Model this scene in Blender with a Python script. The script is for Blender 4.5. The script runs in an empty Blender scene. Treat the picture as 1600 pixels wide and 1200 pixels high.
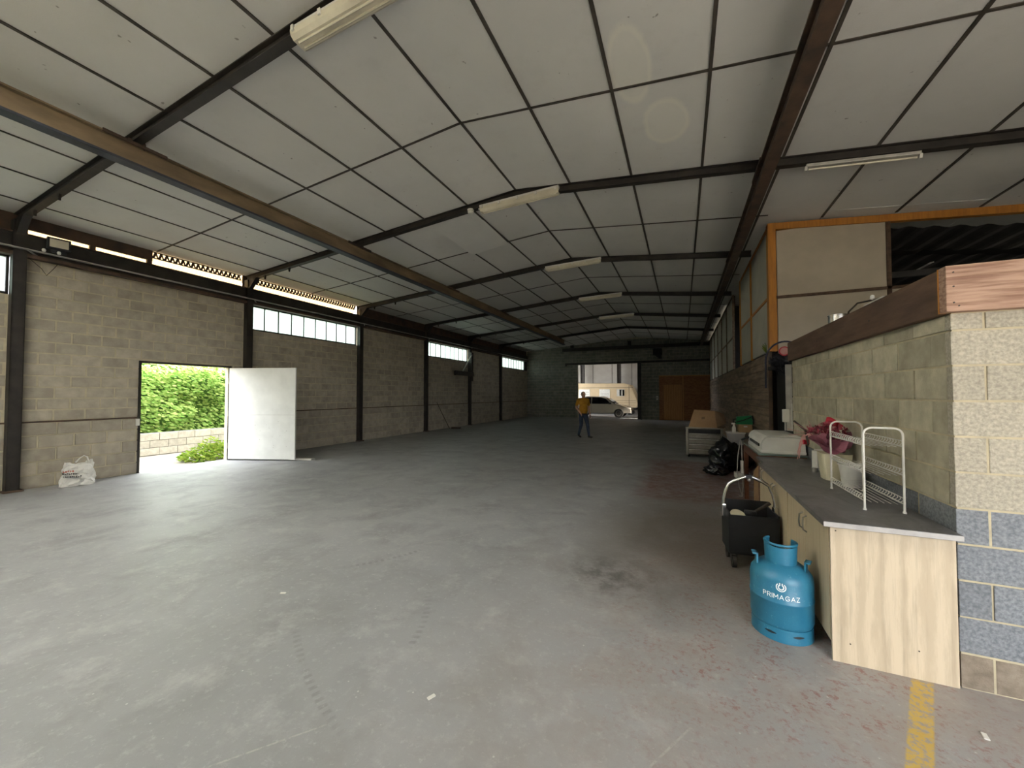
import bpy, bmesh, math, random
from mathutils import Vector, Matrix, noise
random.seed(7)
PI = math.pi
SC = bpy.context.scene
COL = SC.collection

# ------------------------------------------------------------------ camera
cd = bpy.data.cameras.new('camera'); cam = bpy.data.objects.new('camera', cd); COL.objects.link(cam)
cd.sensor_width = 36.0; cd.lens = 13.5; cd.clip_start = 0.05; cd.clip_end = 300
cam.location = (0, 0, 1.63)
cam.rotation_euler = (math.radians(90 + 1.484), 0, math.radians(23.911))
SC.camera = cam

# ------------------------------------------------------------------ world, sun, exposure
w = bpy.data.worlds.new('sky'); SC.world = w; w.use_nodes = True
bg = w.node_tree.nodes['Background']; bg.inputs[0].default_value = (0.93, 0.96, 1.0, 1); bg.inputs[1].default_value = 2.6
sd = bpy.data.lights.new('sun', 'SUN'); sd.energy = 12.0; sd.angle = math.radians(2.0); sd.color = (1.0, 0.93, 0.80)
so = bpy.data.objects.new('sun', sd); COL.objects.link(so)
SUN_FROM = Vector((0.90, -0.10, 0.62)).normalized()
so.rotation_euler = (-SUN_FROM).to_track_quat('-Z', 'Y').to_euler(); so.location = (20, -40, 40)
def portal(loc, rot, sx, sy):
    l = bpy.data.lights.new('daylight_portal', 'AREA'); l.shape = 'RECTANGLE'; l.size = sx; l.size_y = sy; l.cycles.is_portal = True
    o = bpy.data.objects.new('daylight_portal', l); COL.objects.link(o); o.location = loc; o.rotation_euler = rot
SC.view_settings.view_transform = 'Standard'; SC.view_settings.look = 'None'
SC.view_settings.gamma = 1.0; SC.view_settings.use_curve_mapping = False
SC.view_settings.exposure = 2.4
SC.cycles.use_denoising = True
SC.cycles.max_bounces = 12; SC.cycles.diffuse_bounces = 7; SC.cycles.transparent_max_bounces = 16
SC.cycles.sample_clamp_indirect = 8.0
SC.cycles.caustics_reflective = False; SC.cycles.caustics_refractive = False

# ------------------------------------------------------------------ materials
class NT:
    def __init__(s, name):
        s.m = bpy.data.materials.new(name); s.m.use_nodes = True
        s.t = s.m.node_tree; s.n = s.t.nodes; s.b = s.n['Principled BSDF']; s.out = s.n['Material Output']
    def new(s, t, **kw):
        o = s.n.new(t)
        for k, v in kw.items(): setattr(o, k, v)
        return o
    def L(s, a, b): s.t.links.new(a, b)
    def setin(s, sock, v):
        if hasattr(v, 'is_linked'): s.L(v, sock)
        else: sock.default_value = v if not (isinstance(v, tuple) and len(v) == 3 and sock.type == 'RGBA') else (*v, 1)
    def math(s, op, a, b=0.0, c=0.0, clamp=False):
        o = s.new('ShaderNodeMath', operation=op); o.use_clamp = clamp
        s.setin(o.inputs[0], a); s.setin(o.inputs[1], b); s.setin(o.inputs[2], c); return o.outputs[0]
    def mix(s, f, a, b, mode='MIX'):
        o = s.new('ShaderNodeMix', data_type='RGBA', blend_type=mode)
        s.setin(o.inputs[0], f); s.setin(o.inputs[6], a); s.setin(o.inputs[7], b); return o.outputs[2]
    def ramp(s, f, lo, hi):
        o = s.new('ShaderNodeMapRange'); s.setin(o.inputs[0], f); o.inputs[1].default_value = lo; o.inputs[2].default_value = hi
        return o.outputs[0]
    def coord(s, world=False, scale=(1, 1, 1), rot=(0, 0, 0), off=(0, 0, 0)):
        if world: v = s.new('ShaderNodeNewGeometry').outputs['Position']
        else: v = s.new('ShaderNodeTexCoord').outputs['Object']
        mp = s.new('ShaderNodeMapping'); s.L(v, mp.inputs[0]); mp.inputs[1].default_value = off
        mp.inputs[2].default_value = rot; mp.inputs[3].default_value = scale
        return mp.outputs[0]
    def noise(s, vec, scale, detail=4, rough=0.55, dist=0.0):
        o = s.new('ShaderNodeTexNoise'); s.L(vec, o.inputs['Vector']); o.inputs['Scale'].default_value = scale
        o.inputs['Detail'].default_value = detail; o.inputs['Roughness'].default_value = rough; o.inputs['Distortion'].default_value = dist
        return o.outputs[0]
    def bump(s, h, strength, dist=0.01):
        o = s.new('ShaderNodeBump'); s.L(h, o.inputs['Height']); o.inputs['Strength'].default_value = strength; o.inputs['Distance'].default_value = dist
        s.L(o.outputs[0], s.b.inputs['Normal'])
    def fin(s, col, rough=0.7, metal=0.0, spec=0.4):
        s.setin(s.b.inputs['Base Color'], col); s.setin(s.b.inputs['Roughness'], rough)
        s.b.inputs['Metallic'].default_value = metal; s.b.inputs['Specular IOR Level'].default_value = spec
        return s.m
def pmat(name, c1, c2=None, scale=4.0, rough=0.7, metal=0.0, bump=0.0, spec=0.4, stretch=(1, 1, 1), world=False, lo=0.35, hi=0.65, detail=5, rnd=0.0, bscale=None):
    s = NT(name); v = s.coord(world, stretch)
    c2 = c2 or tuple(x * 0.75 for x in c1)
    f = s.noise(v, scale, detail)
    col = s.mix(s.ramp(f, lo, hi), c1, c2)
    if rnd:
        oi = s.new('ShaderNodeObjectInfo').outputs['Random']; ri = s.new('ShaderNodeNewGeometry').outputs['Random Per Island']
        r = s.math('FRACT', s.math('ADD', oi, ri))
        k = s.math('ADD', s.math('MULTIPLY', r, rnd), 1 - rnd / 2)
        cm = s.new('ShaderNodeCombineColor'); [s.L(k, cm.inputs[i]) for i in range(3)]
        col = s.mix(1.0, col, cm.outputs[0], 'MULTIPLY')
    if bump: s.bump(s.noise(v, bscale or scale * 6, 6, 0.7), bump)
    return s.fin(col, rough, metal, spec)
M = {}
M['block_beige'] = pmat('beige_block', (0.47, 0.43, 0.315), (0.35, 0.32, 0.235), 9, 0.95, bump=0.5, spec=0.15, world=True, rnd=0.28, bscale=70)
M['block_left'] = pmat('grey_beige_block', (0.46, 0.415, 0.335), (0.36, 0.32, 0.26), 6, 0.95, bump=0.35, spec=0.15, world=True, rnd=0.25, bscale=60)
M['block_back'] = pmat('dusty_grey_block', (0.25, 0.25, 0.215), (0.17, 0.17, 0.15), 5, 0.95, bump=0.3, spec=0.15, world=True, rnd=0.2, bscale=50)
M['block_blue'] = pmat('blue_grey_block', (0.27, 0.285, 0.30), (0.16, 0.17, 0.185), 60, 0.95, bump=0.8, spec=0.15, world=True, rnd=0.15, bscale=120)
M['block_cream'] = pmat('cream_block', (0.50, 0.455, 0.36), (0.33, 0.30, 0.24), 60, 0.95, bump=0.8, spec=0.15, world=True, rnd=0.12, bscale=120)
M['block_brown'] = pmat('brown_stained_block', (0.30, 0.25, 0.19), (0.20, 0.16, 0.12), 14, 0.95, bump=0.8, spec=0.15, world=True, rnd=0.1, bscale=120)
M['mortar'] = pmat('yellow_mortar', (0.52, 0.45, 0.30), (0.42, 0.36, 0.25), 12, 0.95, bump=0.4, spec=0.1, world=True)
M['mortar_grey'] = pmat('pale_mortar', (0.55, 0.49, 0.35), (0.45, 0.40, 0.29), 8, 0.95, bump=0.3, spec=0.1, world=True)
M['steel'] = pmat('dark_steel', (0.040, 0.033, 0.028), (0.022, 0.019, 0.017), 5, 0.55, 0.0, 0.1, world=True)
M['steel_brown'] = pmat('rusty_steel', (0.115, 0.070, 0.045), (0.05, 0.036, 0.028), 4, 0.7, 0.0, 0.15, world=True)
M['girder'] = pmat('weathered_girder', (0.30, 0.22, 0.13), (0.15, 0.105, 0.065), 3, 0.7, 0.0, 0.15, world=True, stretch=(1, 0.3, 1))
M['girder_shade'] = pmat('shaded_blue_flange', (0.055, 0.065, 0.09), (0.04, 0.045, 0.06), 5, 0.5, world=True)  # shade and bluish sky light of the underside put into the colour
M['galv'] = pmat('galvanised', (0.55, 0.53, 0.48), (0.42, 0.40, 0.37), 8, 0.45, 0.3, world=True)
M['strip'] = pmat('cover_strip', (0.085, 0.072, 0.058), (0.05, 0.043, 0.036), 5, 0.6, world=True)
M['white_door'] = pmat('white_painted_metal', (0.78, 0.79, 0.76), (0.70, 0.71, 0.68), 3, 0.35, spec=0.5)
M['white'] = pmat('white_plastic', (0.72, 0.70, 0.65), (0.62, 0.60, 0.55), 4, 0.4)
M['lamp_white'] = pmat('aged_lamp_cover', (0.66, 0.61, 0.48), (0.54, 0.49, 0.38), 3, 0.35)
M['black'] = pmat('black_plastic', (0.012, 0.012, 0.014), (0.02, 0.02, 0.022), 6, 0.5)
M['rubber'] = pmat('rubber', (0.03, 0.028, 0.026), (0.045, 0.04, 0.036), 6, 0.8)
M['chrome'] = pmat('chrome_tube', (0.75, 0.74, 0.72), (0.6, 0.6, 0.58), 8, 0.22, 1.0)
M['alu'] = pmat('aluminium', (0.34, 0.32, 0.28), (0.25, 0.235, 0.21), 6, 0.4, 0.7)
M['card'] = pmat('cardboard', (0.40, 0.255, 0.135), (0.33, 0.20, 0.105), 3, 0.85)
M['card_dark'] = pmat('cardboard_inside', (0.20, 0.125, 0.07), (0.15, 0.10, 0.06), 3, 0.9)
M['green'] = pmat('green_fabric', (0.01, 0.20, 0.07), (0.008, 0.13, 0.05), 6, 0.5)
M['teal_glass'] = pmat('glass_top', (0.15, 0.20, 0.17), (0.12, 0.17, 0.15), 2, 0.08, spec=0.7)
M['brown_wood'] = pmat('red_brown_wood', (0.17, 0.062, 0.03), (0.10, 0.04, 0.02), 3, 0.45, stretch=(6, 1, 6))
M['orange_wood'] = pmat('orange_timber', (0.50, 0.205, 0.03), (0.38, 0.15, 0.025), 3, 0.6, stretch=(8, 8, 1), world=True)
M['panel'] = pmat('cream_board', (0.50, 0.435, 0.34), (0.42, 0.365, 0.29), 1.6, 0.8, world=True, rnd=0.08)
M['panel_cool'] = pmat('pale_board', (0.52, 0.50, 0.42), (0.43, 0.42, 0.36), 1.5, 0.8, world=True, rnd=0.1)
M['plank'] = pmat('grey_brown_plank', (0.25, 0.18, 0.125), (0.135, 0.097, 0.068), 2.2, 0.85, bump=0.3, stretch=(6, 0.7, 6), world=True, rnd=0.45)
M['beam_wood'] = pmat('dark_brown_beam', (0.13, 0.078, 0.05), (0.07, 0.042, 0.028), 2.5, 0.8, bump=0.3, stretch=(5, 0.8, 5), world=True)
M['beam_red'] = pmat('reddish_plank', (0.44, 0.285, 0.205), (0.23, 0.125, 0.085), 6.0, 0.8, bump=0.5, stretch=(0.6, 5, 9), world=True, lo=0.38, hi=0.66)
M['metal_pot'] = pmat('polished_pot', (0.65, 0.63, 0.60), (0.5, 0.48, 0.46), 5, 0.25, 1.0)
M['wire'] = pmat('white_wire', (0.62, 0.60, 0.54), (0.52, 0.50, 0.45), 9, 0.4)
M['cream_pot'] = pmat('cream_pot', (0.62, 0.57, 0.40), (0.54, 0.49, 0.34), 4, 0.5)
M['white_pot'] = pmat('white_pot', (0.58, 0.57, 0.52), (0.50, 0.49, 0.45), 4, 0.4)
M['pink'] = pmat('pink_paper', (0.36, 0.13, 0.17), (0.27, 0.085, 0.12), 7, 0.6)
M['pink_light'] = pmat('pink_ribbon', (0.58, 0.30, 0.27), (0.48, 0.22, 0.2), 9, 0.6)
M['red'] = pmat('red_paper', (0.48, 0.02, 0.04), (0.36, 0.015, 0.03), 9, 0.5)
M['flower'] = pmat('dried_pink_flower', (0.45, 0.10, 0.13), (0.28, 0.04, 0.06), 25, 0.8)
M['stick'] = pmat('dark_stick', (0.06, 0.045, 0.035), None, 9, 0.7)
M['cord'] = pmat('pale_cord', (0.45, 0.44, 0.40), None, 9, 0.5)
M['navy'] = pmat('navy_tube', (0.03, 0.035, 0.07), None, 9, 0.35)
M['net'] = pmat('black_net', (0.012, 0.012, 0.016), None, 9, 0.8)
M['tub'] = pmat('cloudy_plastic_tub', (0.36, 0.35, 0.36), (0.28, 0.27, 0.29), 5, 0.3)
M['trash'] = pmat('black_bin_liner', (0.010, 0.012, 0.017), (0.016, 0.018, 0.024), 5, 0.22, spec=0.6)
M['worktop_edge'] = pmat('worktop_edge', (0.42, 0.40, 0.38), None, 9, 0.6)
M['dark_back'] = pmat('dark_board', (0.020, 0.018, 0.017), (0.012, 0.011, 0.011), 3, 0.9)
M['caravan'] = pmat('cream_caravan', (0.70, 0.56, 0.36), (0.64, 0.50, 0.32), 2, 0.35)
M['car'] = pmat('silver_beige_car', (0.55, 0.50, 0.42), (0.52, 0.47, 0.40), 1, 0.25, 0.3)
M['car_glass'] = pmat('dark_car_glass', (0.008, 0.008, 0.01), None, 1, 0.08, spec=0.6)
M['glare_pane'] = pmat('white_reflection_glass', (0.92, 0.92, 0.88), (0.80, 0.80, 0.74), 14, 0.2)
M['hall_panel'] = pmat('pale_cladding', (0.40, 0.38, 0.34), (0.33, 0.31, 0.28), 1, 0.7, world=True)
M['skin'] = pmat('skin', (0.52, 0.29, 0.20), (0.46, 0.25, 0.17), 12, 0.6)
M['shirt'] = pmat('mustard_shirt', (0.52, 0.26, 0.02), (0.42, 0.20, 0.015), 8, 0.85)
M['jeans'] = pmat('blue_jeans', (0.055, 0.075, 0.12), (0.035, 0.048, 0.08), 10, 0.9)
M['shoe'] = pmat('dark_shoes', (0.02, 0.018, 0.017), None, 6, 0.6)
M['hair'] = pmat('grey_hair', (0.25, 0.22, 0.19), None, 40, 0.8)
M['eye'] = pmat('eye', (0.05, 0.04, 0.035), None, 3, 0.2)
M['gas_white'] = pmat('white_print', (0.78, 0.82, 0.82), (0.66, 0.72, 0.72), 60, 0.6)
M['print_red'] = pmat('red_print', (0.50, 0.10, 0.05), None, 9, 0.6)
M['print_black'] = pmat('black_print', (0.03, 0.03, 0.03), None, 9, 0.6)
M['gravel'] = pmat('pale_gravel', (0.36, 0.335, 0.295), (0.28, 0.26, 0.225), 9, 0.95, bump=0.5, world=True, lo=0.3, hi=0.7)
M['gravel_dark'] = pmat('yard_gravel', (0.26, 0.235, 0.19), (0.17, 0.155, 0.125), 9, 0.95, bump=0.5, world=True, lo=0.3, hi=0.7)
M['yard_block'] = pmat('weathered_yard_block', (0.46, 0.43, 0.37), (0.36, 0.335, 0.29), 12, 0.95, bump=0.5, world=True, rnd=0.2)
M['yard_mortar'] = pmat('yard_mortar', (0.15, 0.142, 0.128), None, 12, 0.95, world=True)
M['grime'] = pmat('mineral_wool', (0.42, 0.30, 0.17), (0.30, 0.21, 0.12), 12, 0.95)

def m_floor():
    s = NT('stained_concrete_floor'); v = s.coord(True)
    big = s.noise(v, 0.35, 5, 0.6); mid = s.noise(v, 1.7, 6, 0.65, 0.4); fine = s.noise(v, 22, 5, 0.75); grit = s.noise(v, 130, 3, 0.8)
    col = s.mix(s.ramp(big, 0.35, 0.65), (0.315, 0.318, 0.322), (0.245, 0.247, 0.25))
    col = s.mix(s.math('MULTIPLY', s.ramp(mid, 0.48, 0.70), 0.6), col, (0.19, 0.19, 0.188))
    col = s.mix(s.math('MULTIPLY', s.ramp(s.noise(v, 3.3, 6, 0.7), 0.52, 0.70), 0.45), col, (0.43, 0.428, 0.42))
    vs_ = s.new('ShaderNodeTexVoronoi'); s.L(v, vs_.inputs[0]); vs_.inputs['Scale'].default_value = 9
    col = s.mix(s.math('MULTIPLY', s.ramp(vs_.outputs['Distance'], 0.06, 0.03), 0.5), col, (0.7, 0.69, 0.66))
    col = s.mix(s.math('MULTIPLY', s.ramp(fine, 0.55, 0.75), 0.5), col, (0.48, 0.475, 0.465))
    col = s.mix(s.math('MULTIPLY', s.ramp(grit, 0.62, 0.72), 0.5), col, (0.14, 0.136, 0.13))
    sp = s.new('ShaderNodeSeparateXYZ'); s.L(v, sp.inputs[0]); x, y = sp.outputs[0], sp.outputs[1]
    def box(x0, x1, y0, y1, e):
        a = s.math('MULTIPLY', s.ramp(x, x0 - e, x0 + e), s.ramp(x, x1 + e, x1 - e))
        b = s.math('MULTIPLY', s.ramp(y, y0 - e, y0 + e), s.ramp(y, y1 + e, y1 - e))
        return s.math('MULTIPLY', a, b)
    nr = s.noise(v, 5, 6, 0.75); nf = s.noise(v, 28, 5, 0.75)
    # warm brown tint near the store-room
    warm = s.math('MULTIPLY', box(-0.6, 7, -1, 5.2, 1.2), s.ramp(mid, 0.30, 0.62))
    col = s.mix(s.math('MULTIPLY', warm, 0.5), col, (0.36, 0.285, 0.235))
    # solid red paint patch and worn red flecks
    red1 = s.math('MULTIPLY', box(-0.70, 1.5, 6.4, 10.3, 0.16), s.ramp(nr, 0.30, 0.58))
    col = s.mix(s.math('MULTIPLY', red1, 0.8), col, (0.15, 0.055, 0.043))
    band = s.math('MULTIPLY', box(-0.35, 1.55, 2.0, 6.4, 0.5), s.ramp(nf, 0.50, 0.60))
    band = s.math('MULTIPLY', band, s.ramp(nr, 0.42, 0.58))
    col = s.mix(s.math('MULTIPLY', band, 0.75), col, (0.23, 0.085, 0.068))
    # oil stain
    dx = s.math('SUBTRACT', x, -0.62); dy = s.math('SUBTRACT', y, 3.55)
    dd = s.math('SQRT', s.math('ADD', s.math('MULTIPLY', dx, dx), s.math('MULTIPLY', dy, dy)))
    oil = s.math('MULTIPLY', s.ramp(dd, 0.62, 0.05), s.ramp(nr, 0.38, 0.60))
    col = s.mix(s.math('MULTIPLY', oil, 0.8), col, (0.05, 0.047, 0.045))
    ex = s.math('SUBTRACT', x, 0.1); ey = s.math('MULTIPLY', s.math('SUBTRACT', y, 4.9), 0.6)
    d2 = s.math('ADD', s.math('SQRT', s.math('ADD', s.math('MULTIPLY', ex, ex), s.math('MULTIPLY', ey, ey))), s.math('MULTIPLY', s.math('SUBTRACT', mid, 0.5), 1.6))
    col = s.mix(s.math('MULTIPLY', s.ramp(d2, 1.35, 0.45), 0.72), col, (0.10, 0.08, 0.06))  # brown dirt, also painted dark for the shade beside the cabinets
    # worn yellow line leading away from the cabinet corner
    t = s.math('SUBTRACT', s.math('SUBTRACT', x, 1.225), s.math('MULTIPLY', s.math('SUBTRACT', y, 2.97), 0.435))
    yl = s.math('MULTIPLY', s.ramp(s.math('ABSOLUTE', t), 0.052, 0.044), s.math('MULTIPLY', s.ramp(y, 3.0, 2.95), s.ramp(nf, 0.43, 0.52)))
    col = s.mix(s.math('MULTIPLY', yl, 0.85), col, (0.55, 0.36, 0.05))
    # tyre marks: arcs broken into treads
    for cx, cy, R, a0, a1, wd in ((-0.473, 4.696, 3.461, -2.26, -1.84, 0.028), (-3.998, 3.864, 1.576, -0.86, -0.32, 0.03), (-2.989, 1.726, 1.398, 0.18, 0.72, 0.03), (-0.473, 4.696, 3.60, -2.24, -2.12, 0.03)):
        ax = s.math('SUBTRACT', x, cx); ay = s.math('SUBTRACT', y, cy)
        r = s.math('SQRT', s.math('ADD', s.math('MULTIPLY', ax, ax), s.math('MULTIPLY', ay, ay)))
        an = s.math('ARCTAN2', ay, ax)
        m = s.ramp(s.math('ABSOLUTE', s.math('SUBTRACT', r, R)), wd, wd * 0.55)
        m = s.math('MULTIPLY', m, s.math('MULTIPLY', s.ramp(an, a0, a0 + 0.08), s.ramp(an, a1, a1 - 0.08)))
        tr = s.ramp(s.math('SINE', s.math('MULTIPLY', an, R * 110)), -0.2, 0.3)
        m = s.math('MULTIPLY', m, s.math('MULTIPLY', tr, s.ramp(nr, 0.35, 0.55)))
        col = s.mix(s.math('MULTIPLY', m, 0.38), col, (0.12, 0.118, 0.112))
    # pale scratches
    for x0, y0, dxn, dyn, ln in ((-1.9, 1.05, 0.62, 0.78, 0.45), (-1.35, 0.95, 0.8, 0.6, 0.35), (-0.1, 1.9, 0.5, 0.86, 0.25), (-2.3, 3.9, 0.55, 0.83, 0.7)):
        px = s.math('SUBTRACT', x, x0); py = s.math('SUBTRACT', y, y0)
        al = s.math('ADD', s.math('MULTIPLY', px, dxn), s.math('MULTIPLY', py, dyn))
        ac = s.math('ABSOLUTE', s.math('SUBTRACT', s.math('MULTIPLY', px, dyn), s.math('MULTIPLY', py, dxn)))
        m = s.math('MULTIPLY', s.ramp(ac, 0.007, 0.003), s.math('MULTIPLY', s.ramp(s.math('ABSOLUTE', al), ln, ln - 0.03), s.ramp(nf, 0.4, 0.55)))
        col = s.mix(s.math('MULTIPLY', m, 0.6), col, (0.42, 0.40, 0.37))
    s.bump(s.math('ADD', s.math('MULTIPLY', mid, 0.6), fine), 0.25, 0.006)
    return s.fin(col, s.math('ADD', s.math('MULTIPLY', mid, 0.35), 0.32), 0, 0.45)
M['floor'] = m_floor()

def m_ceiling():
    s = NT('dusty_ceiling_board'); v = s.coord(True)
    a = s.noise(v, 0.5, 5, 0.6); b = s.noise(v, 3, 5, 0.7); f = s.noise(v, 90, 3, 0.8)
    oi = s.new('ShaderNodeObjectInfo').outputs['Random']
    col = s.mix(s.ramp(a, 0.35, 0.65), (0.75, 0.74, 0.71), (0.66, 0.65, 0.625))
    col = s.mix(s.math('MULTIPLY', s.ramp(b, 0.55, 0.8), 0.4), col, (0.54, 0.525, 0.49))
    col = s.mix(s.math('MULTIPLY', oi, 0.35), col, (0.63, 0.62, 0.59))
    # pale dried water rings
    sp = s.new('ShaderNodeSeparateXYZ'); s.L(v, sp.inputs[0]); x, y = sp.outputs[0], sp.outputs[1]
    for cx, cy, rx, ry in ((-0.47, 4.13, 0.20, 0.50), (-0.155, 5.10, 0.25, 0.40)):
        ex = s.math('DIVIDE', s.math('SUBTRACT', x, cx), rx); ey = s.math('DIVIDE', s.math('SUBTRACT', y, cy), ry)
        d = s.math('ADD', s.math('SQRT', s.math('ADD', s.math('MULTIPLY', ex, ex), s.math('MULTIPLY', ey, ey))), s.math('MULTIPLY', s.math('SUBTRACT', b, 0.5), 0.35))
        m = s.math('ADD', s.math('MULTIPLY', s.ramp(d, 1.05, 0.9), 0.35), s.math('MULTIPLY', s.ramp(s.math('ABSOLUTE', s.math('SUBTRACT', d, 1.0)), 0.16, 0.03), 0.35))
        col = s.mix(m, col, (0.90, 0.87, 0.76))
    col = s.mix(s.math('MULTIPLY', s.ramp(s.noise(v, 11, 2, 0.5), 0.74, 0.78), 0.6), col, (0.12, 0.10, 0.08))
    s.bump(f, 0.35, 0.004)
    return s.fin(col, 0.75, 0, 0.3)
M['ceil'] = m_ceiling()

def m_oak(name, c1, c2):
    s = NT(name); v = s.coord(False, (1, 1, 0.05))
    wv = s.new('ShaderNodeTexWave', wave_type='BANDS', bands_direction='X'); s.L(s.coord(False, (1, 1, 0.16)), wv.inputs[0])
    wv.inputs['Scale'].default_value = 3.2; wv.inputs['Distortion'].default_value = 6; wv.inputs['Detail'].default_value = 6; wv.inputs['Detail Scale'].default_value = 2.6; wv.inputs['Detail Roughness'].default_value = .7
    f = s.noise(v, 34, 5, 0.7)
    col = s.mix(s.ramp(wv.outputs[1], 0.2, 0.95), c1, c2)
    col = s.mix(s.math('MULTIPLY', s.ramp(f, 0.5, 0.72), 0.5), col, tuple(x * 0.62 for x in c2))
    return s.fin(col, 0.55, 0, 0.35)
M['oak'] = m_oak('light_oak_board', (0.52, 0.43, 0.305), (0.44, 0.355, 0.245))
M['oak2'] = m_oak('light_oak_front', (0.50, 0.41, 0.27), (0.43, 0.34, 0.215))
M['pine'] = m_oak('orange_pine', (0.52, 0.27, 0.10), (0.40, 0.19, 0.065))
def m_worktop():
    s = NT('slate_look_worktop'); v = s.coord(True, (1, 0.5, 1))
    a = s.noise(v, 5, 7, 0.7, 0.8)
    col = s.mix(s.ramp(a, 0.38, 0.66), (0.085, 0.080, 0.078), (0.17, 0.16, 0.155))
    return s.fin(col, 0.42, 0, 0.45)
M['worktop'] = m_worktop()
def m_osb():
    s = NT('strand_board'); v = s.coord(True, (1, 1, 1))
    vo = s.new('ShaderNodeTexVoronoi'); s.L(s.coord(True, (9, 9, 22), (0, 0.5, 0)), vo.inputs[0]); vo.inputs['Scale'].default_value = 1.0
    sep = s.new('ShaderNodeSeparateColor'); s.L(vo.outputs['Color'], sep.inputs[0])
    col = s.mix(sep.outputs[0], (0.34, 0.165, 0.07), (0.22, 0.10, 0.045))
    return s.fin(col, 0.7)
M['osb'] = m_osb()
def m_gas():
    s = NT('scuffed_blue_paint'); v = s.coord(False)
    a = s.noise(v, 9, 6, 0.75); b = s.noise(v, 34, 5, 0.75)
    col = s.mix(s.ramp(a, 0.35, 0.7), (0.017, 0.135, 0.23), (0.026, 0.17, 0.265))
    col = s.mix(s.math('MULTIPLY', s.ramp(b, 0.62, 0.70), 0.55), col, (0.20, 0.36, 0.40))
    col = s.mix(s.math('MULTIPLY', s.ramp(s.noise(v, 16, 4, 0.7), 0.70, 0.75), 0.7), col, (0.12, 0.10, 0.09))
    s.bump(b, 0.12, 0.004)
    return s.fin(col, 0.42, 0, 0.5)
M['gas'] = m_gas()
def m_glass(name, tc, t1, t2):
    s = NT(name); v = s.coord(True)
    tr = s.new('ShaderNodeBsdfTransparent'); tl = s.new('ShaderNodeBsdfTranslucent'); gl = s.new('ShaderNodeBsdfGlossy')
    tr.inputs[0].default_value = (*tc, 1)
    s.setin(tl.inputs[0], s.mix(s.ramp(s.noise(v, 30, 4), 0.4, 0.6), t1, t2))
    gl.inputs['Roughness'].default_value = 0.15
    mx = s.new('ShaderNodeMixShader'); mx.inputs[0].default_value = 0.55; s.L(tr.outputs[0], mx.inputs[1]); s.L(tl.outputs[0], mx.inputs[2])
    m2 = s.new('ShaderNodeMixShader'); m2.inputs[0].default_value = 0.06; s.L(mx.outputs[0], m2.inputs[1]); s.L(gl.outputs[0], m2.inputs[2])
    s.L(m2.outputs[0], s.out.inputs[0]); return s.m
M['glass'] = m_glass('cloudy_wired_glass', (0.55, 0.60, 0.56), (0.50, 0.56, 0.53), (0.40, 0.46, 0.42))
M['glass_clear'] = m_glass('clear_glass', (0.92, 0.94, 0.93), (0.9, 0.92, 0.9), (0.85, 0.87, 0.85))
def m_transl(name, c, f=0.8):
    s = NT(name)
    tl = s.new('ShaderNodeBsdfTranslucent'); tl.inputs[0].default_value = (*c, 1); df = s.new('ShaderNodeBsdfDiffuse'); df.inputs[0].default_value = (*c, 1)
    mx = s.new('ShaderNodeMixShader'); mx.inputs[0].default_value = f; s.L(df.outputs[0], mx.inputs[1]); s.L(tl.outputs[0], mx.inputs[2])
    s.L(mx.outputs[0], s.out.inputs[0]); return s.m
M['amber'] = m_transl('amber_translucent_sheet', (0.42, 0.27, 0.125))
M['amber_dim'] = m_transl('dimmed_amber_fill_sheet', (0.105, 0.078, 0.045), .9)  # dimmed only to cut the light in the annex
M['opal'] = m_transl('opal_fill_sheet', (0.80, 0.80, 0.78), .9)
M['poly_bag'] = m_transl('white_polythene', (0.80, 0.79, 0.76), 0.25)
def m_leaf(name, c1, c2):
    s = NT(name); ri = s.new('ShaderNodeNewGeometry').outputs['Random Per Island']
    col = s.mix(ri, c1, c2)
    tl = s.new('ShaderNodeBsdfTranslucent'); s.L(col, tl.inputs[0]); df = s.new('ShaderNodeBsdfDiffuse'); s.L(col, df.inputs[0])
    mx = s.new('ShaderNodeMixShader'); mx.inputs[0].default_value = 0.4; s.L(df.outputs[0], mx.inputs[1]); s.L(tl.outputs[0], mx.inputs[2])
    s.L(mx.outputs[0], s.out.inputs[0]); return s.m
M['leaf'] = m_leaf('hedge_leaf', (0.12, 0.25, 0.045), (0.42, 0.53, 0.17))
M['weed'] = m_leaf('weed_leaf', (0.11, 0.20, 0.025), (0.27, 0.33, 0.06))

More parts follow.
